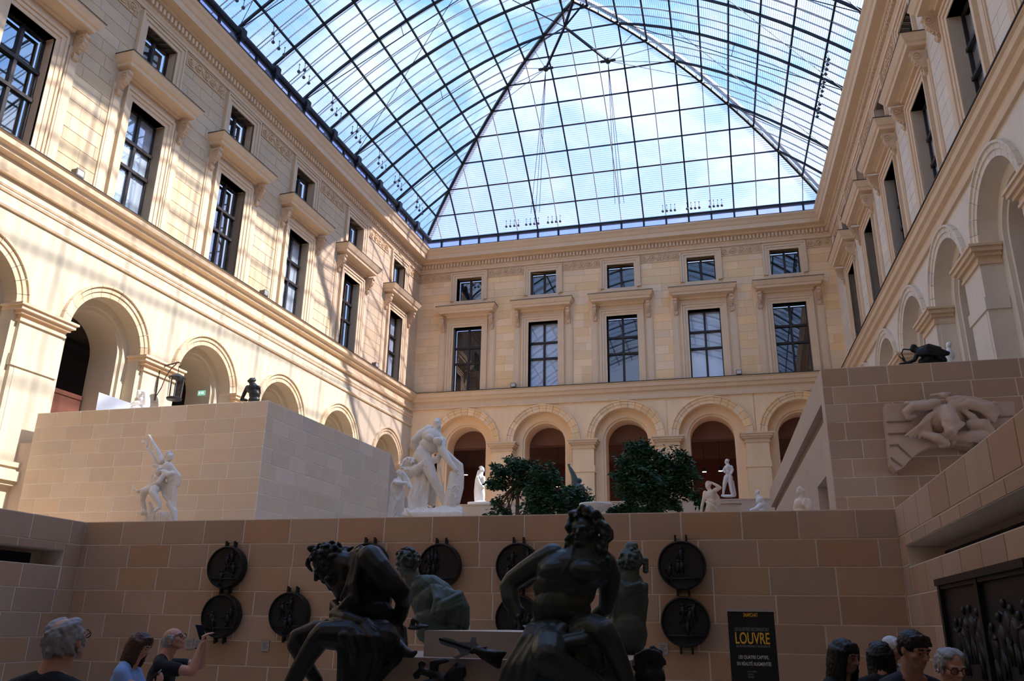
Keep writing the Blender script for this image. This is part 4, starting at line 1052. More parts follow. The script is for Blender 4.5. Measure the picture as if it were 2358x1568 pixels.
# ---- bearded captive, bowed head, seen from his side
B = Blob(5.75, 800, 1400).frame(640, 1150, 3.752)
hc = B.P((440, 560, 0)); Rh = B.R(165); fw = -CR*.80-CU*.62-CF*.18
f = B.head(hc, Rh, fw, CU*.8-CR*.6, beard=1.1); B.curls(hc, Rh, fw, CU*.8-CR*.6, 110, .28, zmin=-.35)
for i in range(9): p = B.P((430+i*20, 430+B.rn.random()*60, .1)); B.cap(p, p+CU*.03+CR*.05, Rh*.16, Rh*.08, True)
B.chain([(290, 440, 24), (275, 420, 26), (310, 415, 26), (350, 440, 30)]).chain([(265, 520, 24), (255, 560, 22), (280, 600, 16), (295, 620, 10)])
for i in range(16): B.cap((400+B.rn.random()*90, 640+B.rn.random()*60, -.1+B.rn.random()*.2), (440+B.rn.random()*60, 730+B.rn.random()*50, 0), 34, 14)
B.chain([(520, 560, 120), (620, 600, 150)])
B.ell((760, 640, .05), 210, 190, 150, 35).ell((760, 830, .08), 240, 210, 150, 20).ell((780, 1010, .08), 230, 190, 150).ell((850, 1160, .1), 230, 150, 160)
B.ell((600, 760, 0), 130, 130, 120, 20)
B.chain([(800, 510, -.12, 118), (870, 600, -.14, 112), (960, 700, -.12, 98), (1060, 800, 0, 84), (1085, 880, .1, 70), (1060, 1000, .15, 60), (1000, 1100, .18, 54)])
B.ell((770, 520, -.05), 120, 90, 100, 30)
# sash across the shoulder
B.drape([(720, 420, -.08), (690, 560, -.16), (660, 720, -.2), (670, 880, -.18)], [(640, 470, -.05), (640, 600, -.12), (600, 760, -.16), (560, 850, -.12)], 4, 26, .3)
B.drape([(700, 415, -.05), (790, 420, -.1), (870, 470, -.1)], [(690, 440, -.1), (760, 440, -.14), (830, 480, -.15)], 2, 16)
B.drape([(480, 900, -.05), (540, 960, -.15), (620, 860, -.18)], [(470, 960, -.05), (560, 1010, -.15), (680, 900, -.18)], 3, 30)
# forearm lying across the lap and hand
B.chain([(500, 1000, -.12, 60), (600, 1030, -.2, 64), (700, 1060, -.22, 52), (760, 1080, -.22, 40)])
B.hand(B.P((750, 1075, -.22)), CR*.9-CU*.35, -CU-CF*.6, B.R(190), .45)
# thighs, knees, shins
B.chain([(860, 1180, .2, 150), (600, 1150, .25, 120), (330, 1140, .25, 96), (170, 1190, .22, 78), (150, 1260, .2, 74), (240, 1420, .2, 64), (330, 1560, .2, 56), (400, 1800, .2, 50)])
B.chain([(880, 1220, -.1, 170), (620, 1180, -.22, 128), (400, 1170, -.26, 108), (350, 1215, -.26, 98), (270, 1330, -.24, 84), (180, 1480, -.22, 76), (90, 1640, -.2, 62), (20, 1860, -.18, 54)])
# cloth over the lap hanging down
B.drape([(420, 1090, -.2), (520, 1180, -.3), (560, 1320, -.3), (560, 1560, -.25), (560, 1800, -.2)], [(760, 1060, -.2), (860, 1200, -.25), (900, 1330, -.2), (820, 1560, -.15), (800, 1800, -.1)], 7, 40, .4, .04)
B.drape([(430, 1080, -.1), (470, 1060, -.2), (560, 1075, -.24)], [(440, 1110, -.15), (520, 1100, -.26), (640, 1130, -.28)], 3, 24)
B.drape([(800, 1130, .1), (1000, 1250, .05), (980, 1390, 0), (740, 1560, 0)], [(1080, 1120, .15), (1090, 1260, .1), (1060, 1350, .05), (860, 1560, .05)], 5, 46)
B.chain([(1010, 1240, .05, 60), (1100, 1320, 0, 44), (1160, 1340, 0, 28), (1190, 1320, 0, 18)])
t = tag(B.build('captive_statue', M_BRZ, None, VX, 1), 'black bronze bearded captive seated with head bowed, at left of the plinth', 'statue')
# ---- long-haired captive looking up
B = Blob(5.7, 1330, 1400).frame(1100, 1130, 3.58)
hc = B.P((862, 345)); Rh = B.R(138); fw = -CR*.38+CU*.38-CF*.85; up = CU*.93+CF*.3
B.head(hc, Rh, fw, up, mouth=.12); B.curls(hc, Rh, fw, up, 100, .32, zmin=-.5, grow=1.08)
for (pts) in (((800, 230), (770, 190), (830, 170), (860, 130), (900, 150)), ((900, 210), (880, 160), (920, 140), (950, 190)), ((930, 230), (980, 180), (1010, 220), (980, 270)), ((840, 210), (800, 190), (760, 230), (750, 290)),
              ((770, 260), (740, 300), (770, 350), (735, 400), (750, 450)), ((1000, 250), (1060, 290), (1030, 340), (1075, 370), (1040, 420)), ((1020, 330), (1080, 320), (1085, 370), (1050, 400)), ((990, 400), (1040, 440), (1020, 520), (1075, 560), (1080, 620)),
              ((960, 420), (1000, 480), (980, 540), (1030, 590)), ((1000, 300), (1040, 360), (1010, 430), (1050, 500), (1080, 530)), ((780, 420), (740, 440), (730, 500), (760, 540))):
    B.chain([(x, y, .02-.1*(i % 2)*.5, 30-i*2.2) for i, (x, y) in enumerate(pts)]); B.chain([(x+14, y+16, .08, 30-i*2) for i, (x, y) in enumerate(pts)])
B.drape([(755, 440, -.02), (725, 540, -.09), (665, 640, -.11), (645, 690, -.11)], [(785, 470, -.05), (765, 570, -.11), (705, 670, -.13), (690, 710, -.12)], 3, 13)
B.chain([(880, 450, .02, 96), (870, 560, 0, 110)])
B.ell((800, 660, .02), 330, 190, 170, -4).ell((720, 800, .02), 270, 230, 170).ell((690, 980, 0), 250, 210, 160).ell((690, 1130, .05), 280, 150, 180)
B.ell((650, 650, -.06), 150, 100, 110, -8).ell((880, 665, -.06), 150, 100, 110, 8)
for k in range(3): B.ell((630, 820+k*90, -.045), 90, 52, 90).ell((755, 820+k*90, -.045), 90, 52, 90)
B.chain([(620, 540, .02, 110), (520, 590, .03, 104), (400, 660, .05, 92), (290, 740, .06, 84), (255, 790, .05, 80), (275, 900, .02, 78), (310, 980, 0, 62), (335, 1030, -.02, 50)])
B.chain([(300, 1010, 52), (345, 1000, 52)])
B.hand(B.P((330, 1030, -.05)), -CU*.95+CR*.25, CR+CF*.3, B.R(185), 1.15)
B.chain([(1040, 600, .1, 110), (1090, 700, .14, 96), (1080, 850, .22, 84), (1060, 960, .3, 70), (960, 1040, .36, 60)])
# loincloth and drapery
B.drape([(470, 1130, -.1), (400, 1230, -.15), (330, 1350, -.15), (250, 1480, -.15), (200, 1640, -.15)], [(700, 1130, -.2), (640, 1200, -.26), (560, 1260, -.3), (470, 1400, -.3), (420, 1640, -.25)], 6, 40, .35)
B.drape([(430, 1110, -.1), (560, 1150, -.2), (700, 1200, -.25), (860, 1170, -.2), (1000, 1100, -.1)], [(400, 1180, -.1), (560, 1220, -.22), (720, 1260, -.28), (880, 1230, -.22), (1030, 1130, -.12)], 3, 32)
B.drape([(760, 1160, -.15), (780, 1300, -.2), (860, 1440, -.2)], [(1000, 1130, -.1), (960, 1260, -.15), (1000, 1440, -.1)], 4, 46)
B.chain([(640, 1190, 0, 150), (600, 1300, -.25, 150), (590, 1370, -.32, 146), (660, 1430, -.32, 110), (800, 1500, -.25, 90), (960, 1590, -.2, 76), (1080, 1720, -.2, 60)])
B.chain([(800, 1180, 0, 140), (960, 1130, -.15, 110), (1040, 1160, -.2, 100), (1090, 1240, -.2, 92), (1150, 1370, -.15, 82), (1210, 1510, -.12, 70), (1260, 1680, -.1, 60), (1300, 1900, -.1, 54)])
B.ell((760, 1470, .1), 420, 260, 200).chain([(300, 1540, .1, 100), (700, 1600, .1, 160), (1100, 1500, .2, 100)])
t = tag(B.build('captive_statue', M_BRZB, None, VX, 1), 'dark bronze long-haired captive looking up, seated at right of the plinth', 'statue')
# ---- curly youth seen from behind
B = Blob(7.9, 1000, 1370).frame(640, 1150, 3.752)
hc = B.P((1115, 555)); Rh = B.R(118); fw = -CR*.75+CF*.55-CU*.3
B.head(hc, Rh, fw, CU); B.curls(hc, Rh, fw, CU, 110, .32, zmin=-.75, grow=1.02)
B.chain([(1150, 650, 68), (1190, 740, 80)])
B.ell((1270, 790), 140, 140, 110, 30).ell((1330, 900), 170, 170, 130, 20).ell((1370, 1030), 190, 140, 140)
B.chain([(1215, 760, -.05, 70), (1190, 880, 0, 50), (1230, 1000, .05, 44)]).chain([(1330, 720, 70), (1420, 790, 80), (1500, 880, 80), (1560, 1000, 70)])
B.drape([(1330, 760, -.1), (1370, 860, -.2), (1340, 980, -.22)], [(1560, 830, -.05), (1610, 940, -.05), (1620, 1080, -.02)], 7, 32, .4, .02)
B.drape([(1350, 960, -.2), (1420, 900, -.22), (1560, 830, -.1)], [(1330, 1000, -.2), (1400, 960, -.24), (1590, 900, -.1)], 2, 22)
B.drape([(1300, 1080, -.1), (1450, 1110, -.1)], [(1610, 1060, 0), (1620, 1110, 0)], 3, 40)
B.ell((1420, 1150, .1), 230, 120, 150)
t = tag(B.build('captive_statue', M_BRZG, None, .008, 1), 'green bronze curly-haired youth with cloth on his back, behind the plinth', 'statue')
# ---- captive in a cap, from behind
B = Blob(7.8, 1450, 1370).frame(1100, 1130, 3.58)
hc = B.P((1265, 590)); Rh = B.R(112); fw = CR*.35+CF*.85
B.head(hc, Rh, fw, CU); B.curls(hc, Rh, fw, CU, 40, .26, zmin=-.8)
B.ell((1260, 540), 104, 62, 100).chain([(1255, 520, 88), (1262, 475, 58), (1290, 455, 34), (1310, 480, 18)]).ell((1262, 575), 112, 30, 108)
for k in range(4): B.ell((1385, 570+k*30), 26, 22, 26).ell((1160, 590+k*22), 24, 20, 24)
B.chain([(1265, 660, 70), (1250, 740, 90)])
B.ell((1230, 780), 150, 130, 100, 10).ell((1230, 960), 170, 230, 120).ell((1230, 1180), 170, 200, 130)
B.chain([(1110, 640, 80), (1200, 720, 90), (1310, 790, 74), (1360, 900, 50), (1350, 1060, 40)])
B.drape([(1120, 680, -.08), (1120, 860, -.12), (1130, 1040, -.12), (1150, 1300, -.1)], [(1380, 780, -.02), (1375, 900, -.02), (1365, 1050, -.02), (1345, 1200, 0)], 8, 30, .35)
B.drape([(1120, 700, -.14), (1220, 800, -.18), (1330, 770, -.1)], [(1110, 770, -.14), (1210, 860, -.18), (1370, 800, -.05)], 3, 22)
t = tag(B.build('captive_statue', M_BRZG, None, .008, 1), 'green bronze captive in a soft cap and cloak, behind the long-haired one', 'statue')
# ---- trophies
def g(px, py, Y): return at(920+px/7.369, 1420+py/7.369, Y)
poly = [(670, 375), (750, 352), (860, 368), (985, 425), (1110, 440), (1205, 428), (1222, 345), (1270, 350), (1310, 348), (1296, 430), (1340, 480), (1240, 570), (1180, 640), (1100, 668), (1000, 712), (930, 705), (905, 690), (985, 660), (1030, 640), (1000, 575), (960, 540), (850, 515), (690, 460)]
Yp = 5.87
b = MB(); n = len(poly); b.add([g(x, y, Yp) for x, y in poly]+[g(x, y, Yp+.05) for x, y in poly], [tuple(range(n))[::-1], tuple(range(n, 2*n))]+[(i, (i+1) % n, n+(i+1) % n, n+i) for i in range(n)])
r = tag(b.build('sword_trophy', mat('blue_bronze', (.15, .185, .24), .5, metal=.1, noise=.15, nscale=5)), 'blue-grey bronze blade and tassel leaning across the plinth steps', 'sword')
b = MB(); b.bar(g(675, 378, Yp-.012), g(1240, 560, Yp-.012), .012); b.build('blade_ridge', M_BRZ, r)
B = Blob(Yp, 1100, 1500).frame(920, 1420, 7.369)
B.chain([(1230, 590, -.02, 46), (1290, 560, -.02, 60), (1400, 600, -.03, 90)])
for k in range(9): B.chain([(1380, 560+k*16, -.03-.03*(k % 2), 26), (1560, 590+k*24, -.05-.02*(k % 2), 34), (1640+k*-6+90, 620+k*28, -.04, 40), (1800-k*20, 610+k*30, -.03, 26)])
for k in range(8): B.cap((1370+k*18, 545, -.04), (1380+k*20, 500, -.05), 9, 4)
B.build('tassel', M_BRZ, r, .008, 1)
B = Blob(5.84, 1010, 1545).frame(920, 1420, 7.369)
B.chain([(440, 800, 22), (380, 760, 30), (340, 810, 36), (390, 880, 46), (330, 940, 52), (260, 990, 40), (280, 1040, 30), (330, 1030, 22)])
B.chain([(400, 930, 60), (520, 960, 70), (640, 990, 70), (700, 1080, 90)]).ell((680, 760), 180, 46, 50, -6).ell((590, 820), 90, 70, 50).chain([(620, 860, 50), (560, 960, 60)])
B.chain([(960, 800, 44), (930, 900, 80), (860, 1000, 90), (900, 1100, 100)]).chain([(1060, 880, 70), (1060, 960, 80), (980, 1080, 80)]).ell((760, 1120), 420, 70, 70)
tag(B.build('bronze_ornament', M_BRZ, None, .009, 1), 'dark scrolled bronze ornament fixed to the plinth side below the blade', 'ornament')
B = Blob(6.2, 1490, 1530).frame(1100, 1130, 3.58)
B.ell((1390, 1420), 120, 90, 100).ell((1420, 1540), 130, 120, 110).ell((1430, 1680), 150, 160, 120).ell((1450, 1850), 170, 150, 130)
for i in range(60): a = B.rn.uniform(2.4, 6.9); r_ = B.rn.uniform(60, 118); p = (1390+r_*math.cos(a), 1420+r_*.8*math.sin(a), -.1); B.chain([(*p, 18), (p[0]+30, p[1]-18, -.1, 15), (p[0]+44, p[1]+10, -.1, 9)])
B.chain([(1430, 1340, 36), (1440, 1300, 30), (1470, 1320, 26)]).chain([(1480, 1360, 30), (1500, 1330, 26), (1490, 1390, 28)])
tag(B.build('helmet_trophy', M_BRZ, None, .010, 1), 'dark bronze plumed helmet trophy beside the right captive', 'helmet')
B = Blob(7.3, 960, 1440).frame(920, 1420, 7.369)
B.ell((230, 80), 50, 66, 40).ell((200, 150), 44, 40, 40).chain([(300, 60, 24), (330, 140, 30), (420, 160, 30)]).ell((390, 165), 120, 34, 60).ell((280, 190), 160, 34, 60)
tag(B.build('shield_trophy', M_BRZ, None, .009, 1), 'small dark bronze trophy heap on the plinth edge behind the bearded captive', 'trophy')
# ---- round bronze medallions on the centre wall
rnm = random.Random(5)
def medallion(px, py, top, bot, label, seed):
    c = at(px, py, YC-.12); R_ = .37
    r = root('medallion', label, 'medallion', c, 0, 'round bronze reliefs on the centre wall')
    b = MB(); b.lathe([(0, -.10), (R_*.98, -.10), (R_, -.06), (R_, .0), (R_*.97, .05), (R_*.93, .055), (R_*.90, .02), (R_*.88, .01), (0, .01)], seg=40)
    me = b.mesh('disc', False); o = link('disc', me, M_BRZ, r, (0, 0, 0), (PI/2, 0, 0)); o.matrix_basis = Matrix.Rotation(PI/2, 4, 'X')
    rn = random.Random(seed); q = MB()
    for i in range(rn.randint(4, 6)):
        x = rn.uniform(-.2, .2); z = rn.uniform(-.2, .16)
        q.ball((x, -.02, z+.12), .032, 4); q.bar((x, -.02, z+.1), (x+rn.uniform(-.03, .03), -.02, z-.04), .03, .04, 6)
        for s in (-1, 1):
            q.bar((x, -.02, z+.07), (x+s*rn.uniform(.05, .11), -.025, z+rn.uniform(-.04, .12)), .014, .010, 5); q.bar((x, -.02, z-.03), (x+s*rn.uniform(.02, .06), -.02, z-.15), .02, .012, 5)
    q.bar((-.28, -.015, -.2), (.28, -.015, -.2), .02, seg=5)
    reparent(q.build('relief', M_BRZ, r, True), o)
    for (on, z0, z1) in ((top, R_*.9, R_+.09), (bot, -R_-.09, -R_*.9)):
        if on:
            for s in (-1, 1):
                w_ = MB(); w_.box(s*.085-.016, s*.085+.016, .03, .06, z0, z1); w_.box(s*.085-.012, s*.085+.012, .05, .12, min(z0, z1)+.02, max(z0, z1)-.02); w_.build('hanger', M_BRZ, r)
medallion(521, 1306, 1, 1, 'round bronze relief, upper of the leftmost pair on the centre wall', 1)
medallion(508, 1418, 0, 1, 'round bronze relief, lower of the leftmost pair, beside the raised phone', 2)
medallion(665, 1414, 1, 1, 'single round bronze relief with one standing figure, by the bearded statue knee', 3)
medallion(846, 1300, 1, 0, 'round bronze relief mostly hidden behind the bearded statue shoulder', 4)
medallion(1012, 1303, 1, 0, 'round bronze relief just right of the curly-haired youth head', 5)
medallion(1192, 1303, 1, 1, 'round bronze relief above the raised elbow of the long-haired statue', 6)
medallion(1192, 1425, 0, 0, 'round bronze relief half hidden by the long-haired statue forearm', 7)
medallion(1570, 1301, 1, 1, 'round bronze relief, upper of the pair above the dark banner', 8)
medallion(1578, 1432, 0, 1, 'round bronze relief, lower of the pair left of the dark banner', 9)
M_PLQ = mat('grey_plaque', (.36, .34, .33), .5)
def plaque(px, py, label):
    c = at(px, py, YC-.012); b = MB(); b.box(-.075, .075, -.008, .012, -.085, .085)
    r = tag(b.build('wall_plaque', M_PLQ), label, 'plaque', 'caption plaques on the centre wall'); r.location = c
    for k in range(5): q = MB(); q.box(-.05, .05-.02*(k % 3), -.0095, -.008, .045-k*.022-.003, .045-k*.022+.003); q.build('text_line', M_LEAD, r)
plaque(436, 1482, 'grey caption plaque left of its neighbour behind the raised arm'); plaque(456, 1482, 'grey caption plaque right of its neighbour, at the raised forearm')
plaque(456, 1503, 'grey caption plaque below the other two near the raised arm'); plaque(611, 1487, 'lone grey caption plaque left of the bearded statue knee')
plaque(1527, 1494, 'grey caption plaque beside the plumed helmet trophy')
# ---- bronze relief on the right side wall
c0 = V((XB, 8.1, 0)); zt, zb = at(2172, 1340, 9.35).z, .38
# find wall points from the photograph: far edge and near edge of the panel
def onX(px, py, X): v = ray(px, py); return CAM+v*(X/v.x)
pf = onX(2170, 1335, XB-.08); zt = pf.z
r = root('bronze_relief', 'large dark bronze relief panel with figures on the right side wall', 'relief panel', (XB-.05, pf.y-1.6, 0))
hh = (zt-onX(2195, 1525, XB-.08).z); zb = zt-max(hh, 1.15)
L2 = 1.6; xo = -.10
b = MB(); b.box(-.04, .05, -L2, L2, zb, zt); b.build('back_plate', M_BRZ, r)
b = MB()
for (z0, z1, p) in ((zt-.07, zt, .12), (zt-.11, zt-.07, .08), (zb, zb+.08, .12)): b.box(-p, .0, -L2-.02, L2+.02, z0, z1)
for y in (-L2, 0, L2): b.box(-.09, 0, y-.05, y+.05, zb, zt)
b.build('panel_border', M_BRZ, r)
q = MB(); rn = random.Random(12)
for i in range(14):
    y = -1.4+i*.2+rn.uniform(-.06, .06); z = rn.uniform(zb+.42, zt-.5)
    q.ball((-.05, y, z+.2), .045, 5, sx=.6); q.ball((-.035, y, z), .10, 5, sx=.35, sz=1.5)
    for s in (-1, 1): q.bar((-.05, y, z+.1), (-.05, y+s*rn.uniform(.08, .16), z+rn.uniform(-.1, .15)), .018, .012, 5); q.bar((-.045, y, z-.08), (-.045, y+s*.06, z-.32), .028, .016, 5)
o = q.build('relief_figures', M_BRZ, r, True); o['kind'] = 'stuff'
# ---- carved keystone with a winged beast on the right terrace wall
def k(px, py): return at(2000+px/4.9, 880+py/4.9, YS-.43)
r = root('carved_keystone', 'pinkish carved stone arch fragment with winged beasts on right terrace wall', 'stone carving', at(2190, 990, YS-.43))
Kl = lambda px, py, dy=0: k(px, py)+V((0, dy, 0))-r.location
arch = [(190, 240), (1640, 215), (1680, 560), (1560, 690), (1300, 800), (1180, 735), (1000, 705), (860, 705), (700, 720), (580, 780), (480, 860), (390, 965), (310, 1000), (255, 930)]
n = len(arch); b = MB()
b.add([Kl(x, y) for x, y in arch]+[Kl(x, y, .42) for x, y in arch], [tuple(range(n))[::-1], tuple(range(n, 2*n))]+[(i, (i+1) % n, n+(i+1) % n, n+i) for i in range(n)])
M_KEY = mat('keystone', (.50, .36, .27), .8, noise=.15, nscale=6, bump=.1, bscale=30)
b.build('arch_slab', M_KEY, r)
for (p, q_) in (((200, 450), (480, 440)), ((215, 585), (430, 575)), ((235, 715), (340, 705)), ((340, 720), (480, 850)), ((1400, 400), (1660, 385)), ((1430, 540), (1680, 530)), ((250, 850), (380, 950)), ((1180, 735), (1330, 650))):
    w_ = MB(); w_.bar(Kl(*p, -.012), Kl(*q_, -.012), .02); w_.build('joint_ridge', mat('key_joint', (.26, .17, .12), .9), r)
B = Blob(YS-.5, 2190, 990).frame(2000, 880, 4.9)
B.ell((900, 420, 0), 220, 170, 70).chain([(880, 330, -.1, 90), (930, 450, -.25, 100), (930, 540, -.3, 70)]).chain([(860, 480, -.3, 34), (940, 545, -.4, 34), (1060, 470, -.3, 30)])
for sgn, cx in ((-1, 760), (1, 1100)):
    B.chain([(cx, 240, -.05, 60), (cx+sgn*120, 270, -.1, 60), (cx+sgn*260, 280, -.12, 50), (cx+sgn*340, 330, -.1, 40), (cx+sgn*310, 400, -.08, 34), (cx+sgn*240, 380, -.06, 26)])
    for i in range(7): B.chain([(cx-sgn*20+sgn*i*16, 330+i*8, -.12, 30), (cx+sgn*(90+i*14), 430+i*10, -.14, 26), (cx+sgn*(30+i*52), 640+10*(i % 2)-i*6, -.06, 14)])
    for i in range(8): B.ell((cx+sgn*i*46, 215-10*(i % 2)+i*5, -.1), 40, 26, 30)
B.drape([(900, 200, -.1), (1000, 180, -.12), (1200, 190, -.1), (1400, 260, -.08)], [(1000, 300, -.1), (1150, 260, -.14), (1300, 320, -.14), (1400, 420, -.1)], 5, 40)
B.chain([(700, 150, -.05, 14), (790, 140, -.08, 22), (850, 150, -.1, 40), (930, 125, -.05, 12)])
B.chain([(640, 590, -.1, 40), (780, 630, -.15, 56), (880, 690, -.12, 40), (820, 720, -.1, 26)]).chain([(900, 600, -.1, 50), (1100, 620, -.14, 66), (1280, 600, -.14, 60), (1420, 650, -.1, 40), (1330, 700, -.08, 26)]).chain([(1160, 480, -.1, 60), (1300, 480, -.14, 70), (1380, 560, -.12, 50)])
for i in range(30): B.ell((500+B.rn.random()*900, 560+B.rn.random()*120, -.05-.05*B.rn.random()), 34, 24, 26, B.rn.uniform(-60, 60))
o = B.build('carved_beasts', M_KEY, r, .017, 1); o.matrix_parent_inverse = Matrix.Translation(-V(r.location))
# ================================================================ trees on the middle terrace
M_LEAF = mat('leaf_green', (.030, .075, .030), .55, island=.35, spec=.3)
M_BARK = mat('bark', (.13, .075, .045), .9, noise=.3, nscale=9)
def tree(Y, trunk, branches, blobs, n, leaf, label, seed, name='tree', cat='tree'):
    rn = random.Random(seed); base = at(*trunk[0][:2], Y); k = mpp(Y, *trunk[0][:2])
    r = root(name, label, cat, (base.x, base.y, ZT))
    loc = Vector(r.location); b = MB(); pts = [Vector((base.x, base.y, ZT))]+[at(*p[:2], Y) for p in trunk]
    rad = [.085]+[p[2]*k for p in trunk]
    for i in range(len(pts)-1): b.bar(pts[i]-loc, pts[i+1]-loc, rad[i], rad[i+1], 8)
    for br in branches:
        q = [at(p[0], p[1], Y+p[2]) for p in br]
        for i in range(len(q)-1): b.bar(q[i]-loc, q[i+1]-loc, k*(3.2-.7*i), k*(2.5-.7*i), 6)
    cents = []
    for (x, y, w_, h_, d_) in blobs:
        c = at(x, y, Y+d_*k*.0); cents.append((c, w_*k, h_*k, max(w_, h_)*k*.8))
        for j in range(5):
            p = c+Vector((rn.uniform(-1, 1)*w_*k*.7, rn.uniform(-.6, .6)*w_*k, rn.uniform(-1, 1)*h_*k*.7)); b.bar(at(trunk[-1][0], trunk[-1][1], Y)-loc, (at(trunk[-1][0], trunk[-1][1], Y)-loc)*.4+(p-loc)*.6, k*1.6, k*1.0, 5); 
            b.bar((at(trunk[-1][0], trunk[-1][1], Y)-loc)*.4+(p-loc)*.6, p-loc, k*1.0, k*.5, 4)
    b.build('trunk', M_BARK, r)
    f = MB(); tot = sum(w_*h_ for (_, w_, h_, _) in cents)
    for c, w_, h_, d_ in cents:
        for i in range(int(n*w_*h_/tot)):
            v = Vector((rn.gauss(0, 1), rn.gauss(0, 1), rn.gauss(0, 1))).normalized()*(rn.random()**.42)
            # leaves gather in twig-end tufts
            p = c+Vector((v.x*w_, v.y*d_, v.z*h_)); p += Vector((math.sin(p.x*9+p.z*7), math.sin(p.y*8), math.sin(p.z*10+p.x*6)))*.09-loc
            for q in range(2):
                a = Vector((rn.gauss(0, 1), rn.gauss(0, 1), rn.gauss(0, .5)-.25)).normalized(); s_ = a.orthogonal().normalized(); s_ = (s_*math.cos(q*2)+a.cross(s_)*math.sin(q*2)); L = leaf*rn.uniform(.7, 1.3)
                o_ = p+a*.02; f.add([o_, o_+a*L*.5+s_*L*.2, o_+a*L, o_+a*L*.5-s_*L*.2], [(0, 1, 2, 3)])
    o = f.build('foliage', M_LEAF, r); o['kind'] = 'stuff'
    return r
tree(26, [(1191, 1186, 5), (1192, 1140, 4), (1188, 1115, 3.5)], [[(1190, 1125, 0), (1165, 1100, 0), (1145, 1085, .1)], [(1190, 1130, 0), (1215, 1100, 0), (1225, 1080, 0)], [(1178, 1190, 0), (1172, 1160, 0), (1166, 1140, 0)]],
     [(1180, 1078, 46, 22, 0), (1215, 1085, 38, 30, 0), (1150, 1095, 26, 26, 0), (1140, 1118, 16, 16, 0), (1240, 1110, 22, 34, 0), (1150, 1150, 18, 8, 0), (1140, 1178, 16, 9, 0), (1165, 1180, 18, 10, 0), (1205, 1120, 26, 20, 0)], 2600, .15, 'slim dark green tree with open lower branches, left of the long-haired statue head', 1)
tree(25, [(1262, 1188, 5), (1260, 1150, 4), (1258, 1130, 3)], [], [(1255, 1105, 34, 40, 0), (1250, 1150, 44, 34, 0), (1285, 1150, 34, 26, 0), (1240, 1180, 44, 14, 0), (1290, 1178, 20, 12, 0)], 2700, .15, 'dense dark green bushy tree just right of the slim open tree', 2)
tree(25.5, [(1325, 1185, 4), (1322, 1160, 3), (1322, 1150, 3)], [], [(1322, 1140, 34, 24, 0), (1345, 1145, 18, 12, 0), (1310, 1165, 26, 10, 0), (1345, 1170, 10, 8, 0)], 1000, .15, 'loose green shrub below the raised bronze arm', 3, 'shrub', 'shrub')
tree(25, [(1508, 1184, 6), (1508, 1150, 5), (1508, 1120, 4)], [[(1508, 1140, 0), (1470, 1100, 0), (1450, 1080, 0)], [(1508, 1135, 0), (1550, 1100, 0), (1570, 1080, 0)]],
     [(1470, 1045, 40, 30, 0), (1475, 1020, 14, 12, 0), (1530, 1070, 52, 38, 0), (1450, 1085, 40, 36, 0), (1575, 1085, 30, 40, 0), (1500, 1110, 80, 50, 0), (1510, 1160, 62, 30, 0), (1580, 1130, 30, 26, 0), (1455, 1125, 36, 22, 0)], 6500, .15, 'large rounded dark green tree in the middle of the terrace', 4)
tree(25.5, [(1425, 1188, 3), (1425, 1180, 2), (1425, 1175, 2)], [], [(1420, 1174, 22, 10, 0), (1450, 1172, 20, 14, 0)], 550, .14, 'low green shrub at the left foot of the large rounded tree', 5, 'shrub', 'shrub')
tree(24.5, [(1618, 1172, 3), (1612, 1150, 2), (1606, 1140, 2)], [], [(1612, 1160, 16, 12, 0), (1600, 1140, 10, 12, 0)], 300, .15, 'small leafy sprig of shrub beside the cream marble woman', 6, 'shrub', 'shrub')
# pale basin, panels and small things on the terraces
c = at(1372, 1163, 24.0); k = mpp(24, 1372, 1163)
r = root('stone_basin', 'wide pale marble basin with a beaded rim behind the bronze head', 'basin', (c.x, c.y, ZT)); zb_ = c.z-ZT
b = MB(); R_ = 36*k; b.lathe([(0, zb_-.16), (R_*.35, zb_-.20), (R_*.75, zb_-.12), (R_*.97, zb_-.03), (R_, zb_), (R_*.95, zb_+.03), (R_*.9, zb_-.01), (0, zb_-.08)], seg=36); bowl = b.build('bowl', M_MARB, r, True)
b = MB(); b.lathe([(.22, 0), (.22, .1), (.12, .2), (.1, zb_*.5), (.14, zb_-.25), (.2, zb_-.17)], seg=20); b.build('stem', M_MARB, r, True)
b = MB()
for i in range(44): t_ = 2*PI*i/44; b.ball((R_*math.cos(t_), R_*math.sin(t_), zb_+.015), .032, 4)
o = b.build('bead_rim', M_MARBW, bowl, True); o['kind'] = 'stuff'
c = at(1436, 1134, 39.7); b = MB(); b.box(-.45, .45, -.1, .1, 0, 1.25); b.box(-.5, .5, -.14, .14, 0, .1)
o = tag(b.build('display_panel', mat('panel_grey', (.52, .54, .57), .6)), 'pale grey display panel standing in the rear arch left of the large tree', 'panel'); o.location = (c.x, 39.7, 6.0)
c = at(1150, 1156, 39.5); b = MB(); b.lathe([(.0, 0), (.25, 0), (.25, .1), (.12, .2), (.30, .45), (.34, .62), (.2, .72), (0, .74)], seg=18)
o = tag(b.build('marble_urn', M_MARBW, None, True), 'small round white marble piece on the far low wall behind the slim tree', 'urn'); o.location = (c.x, 39.5, 6.0)
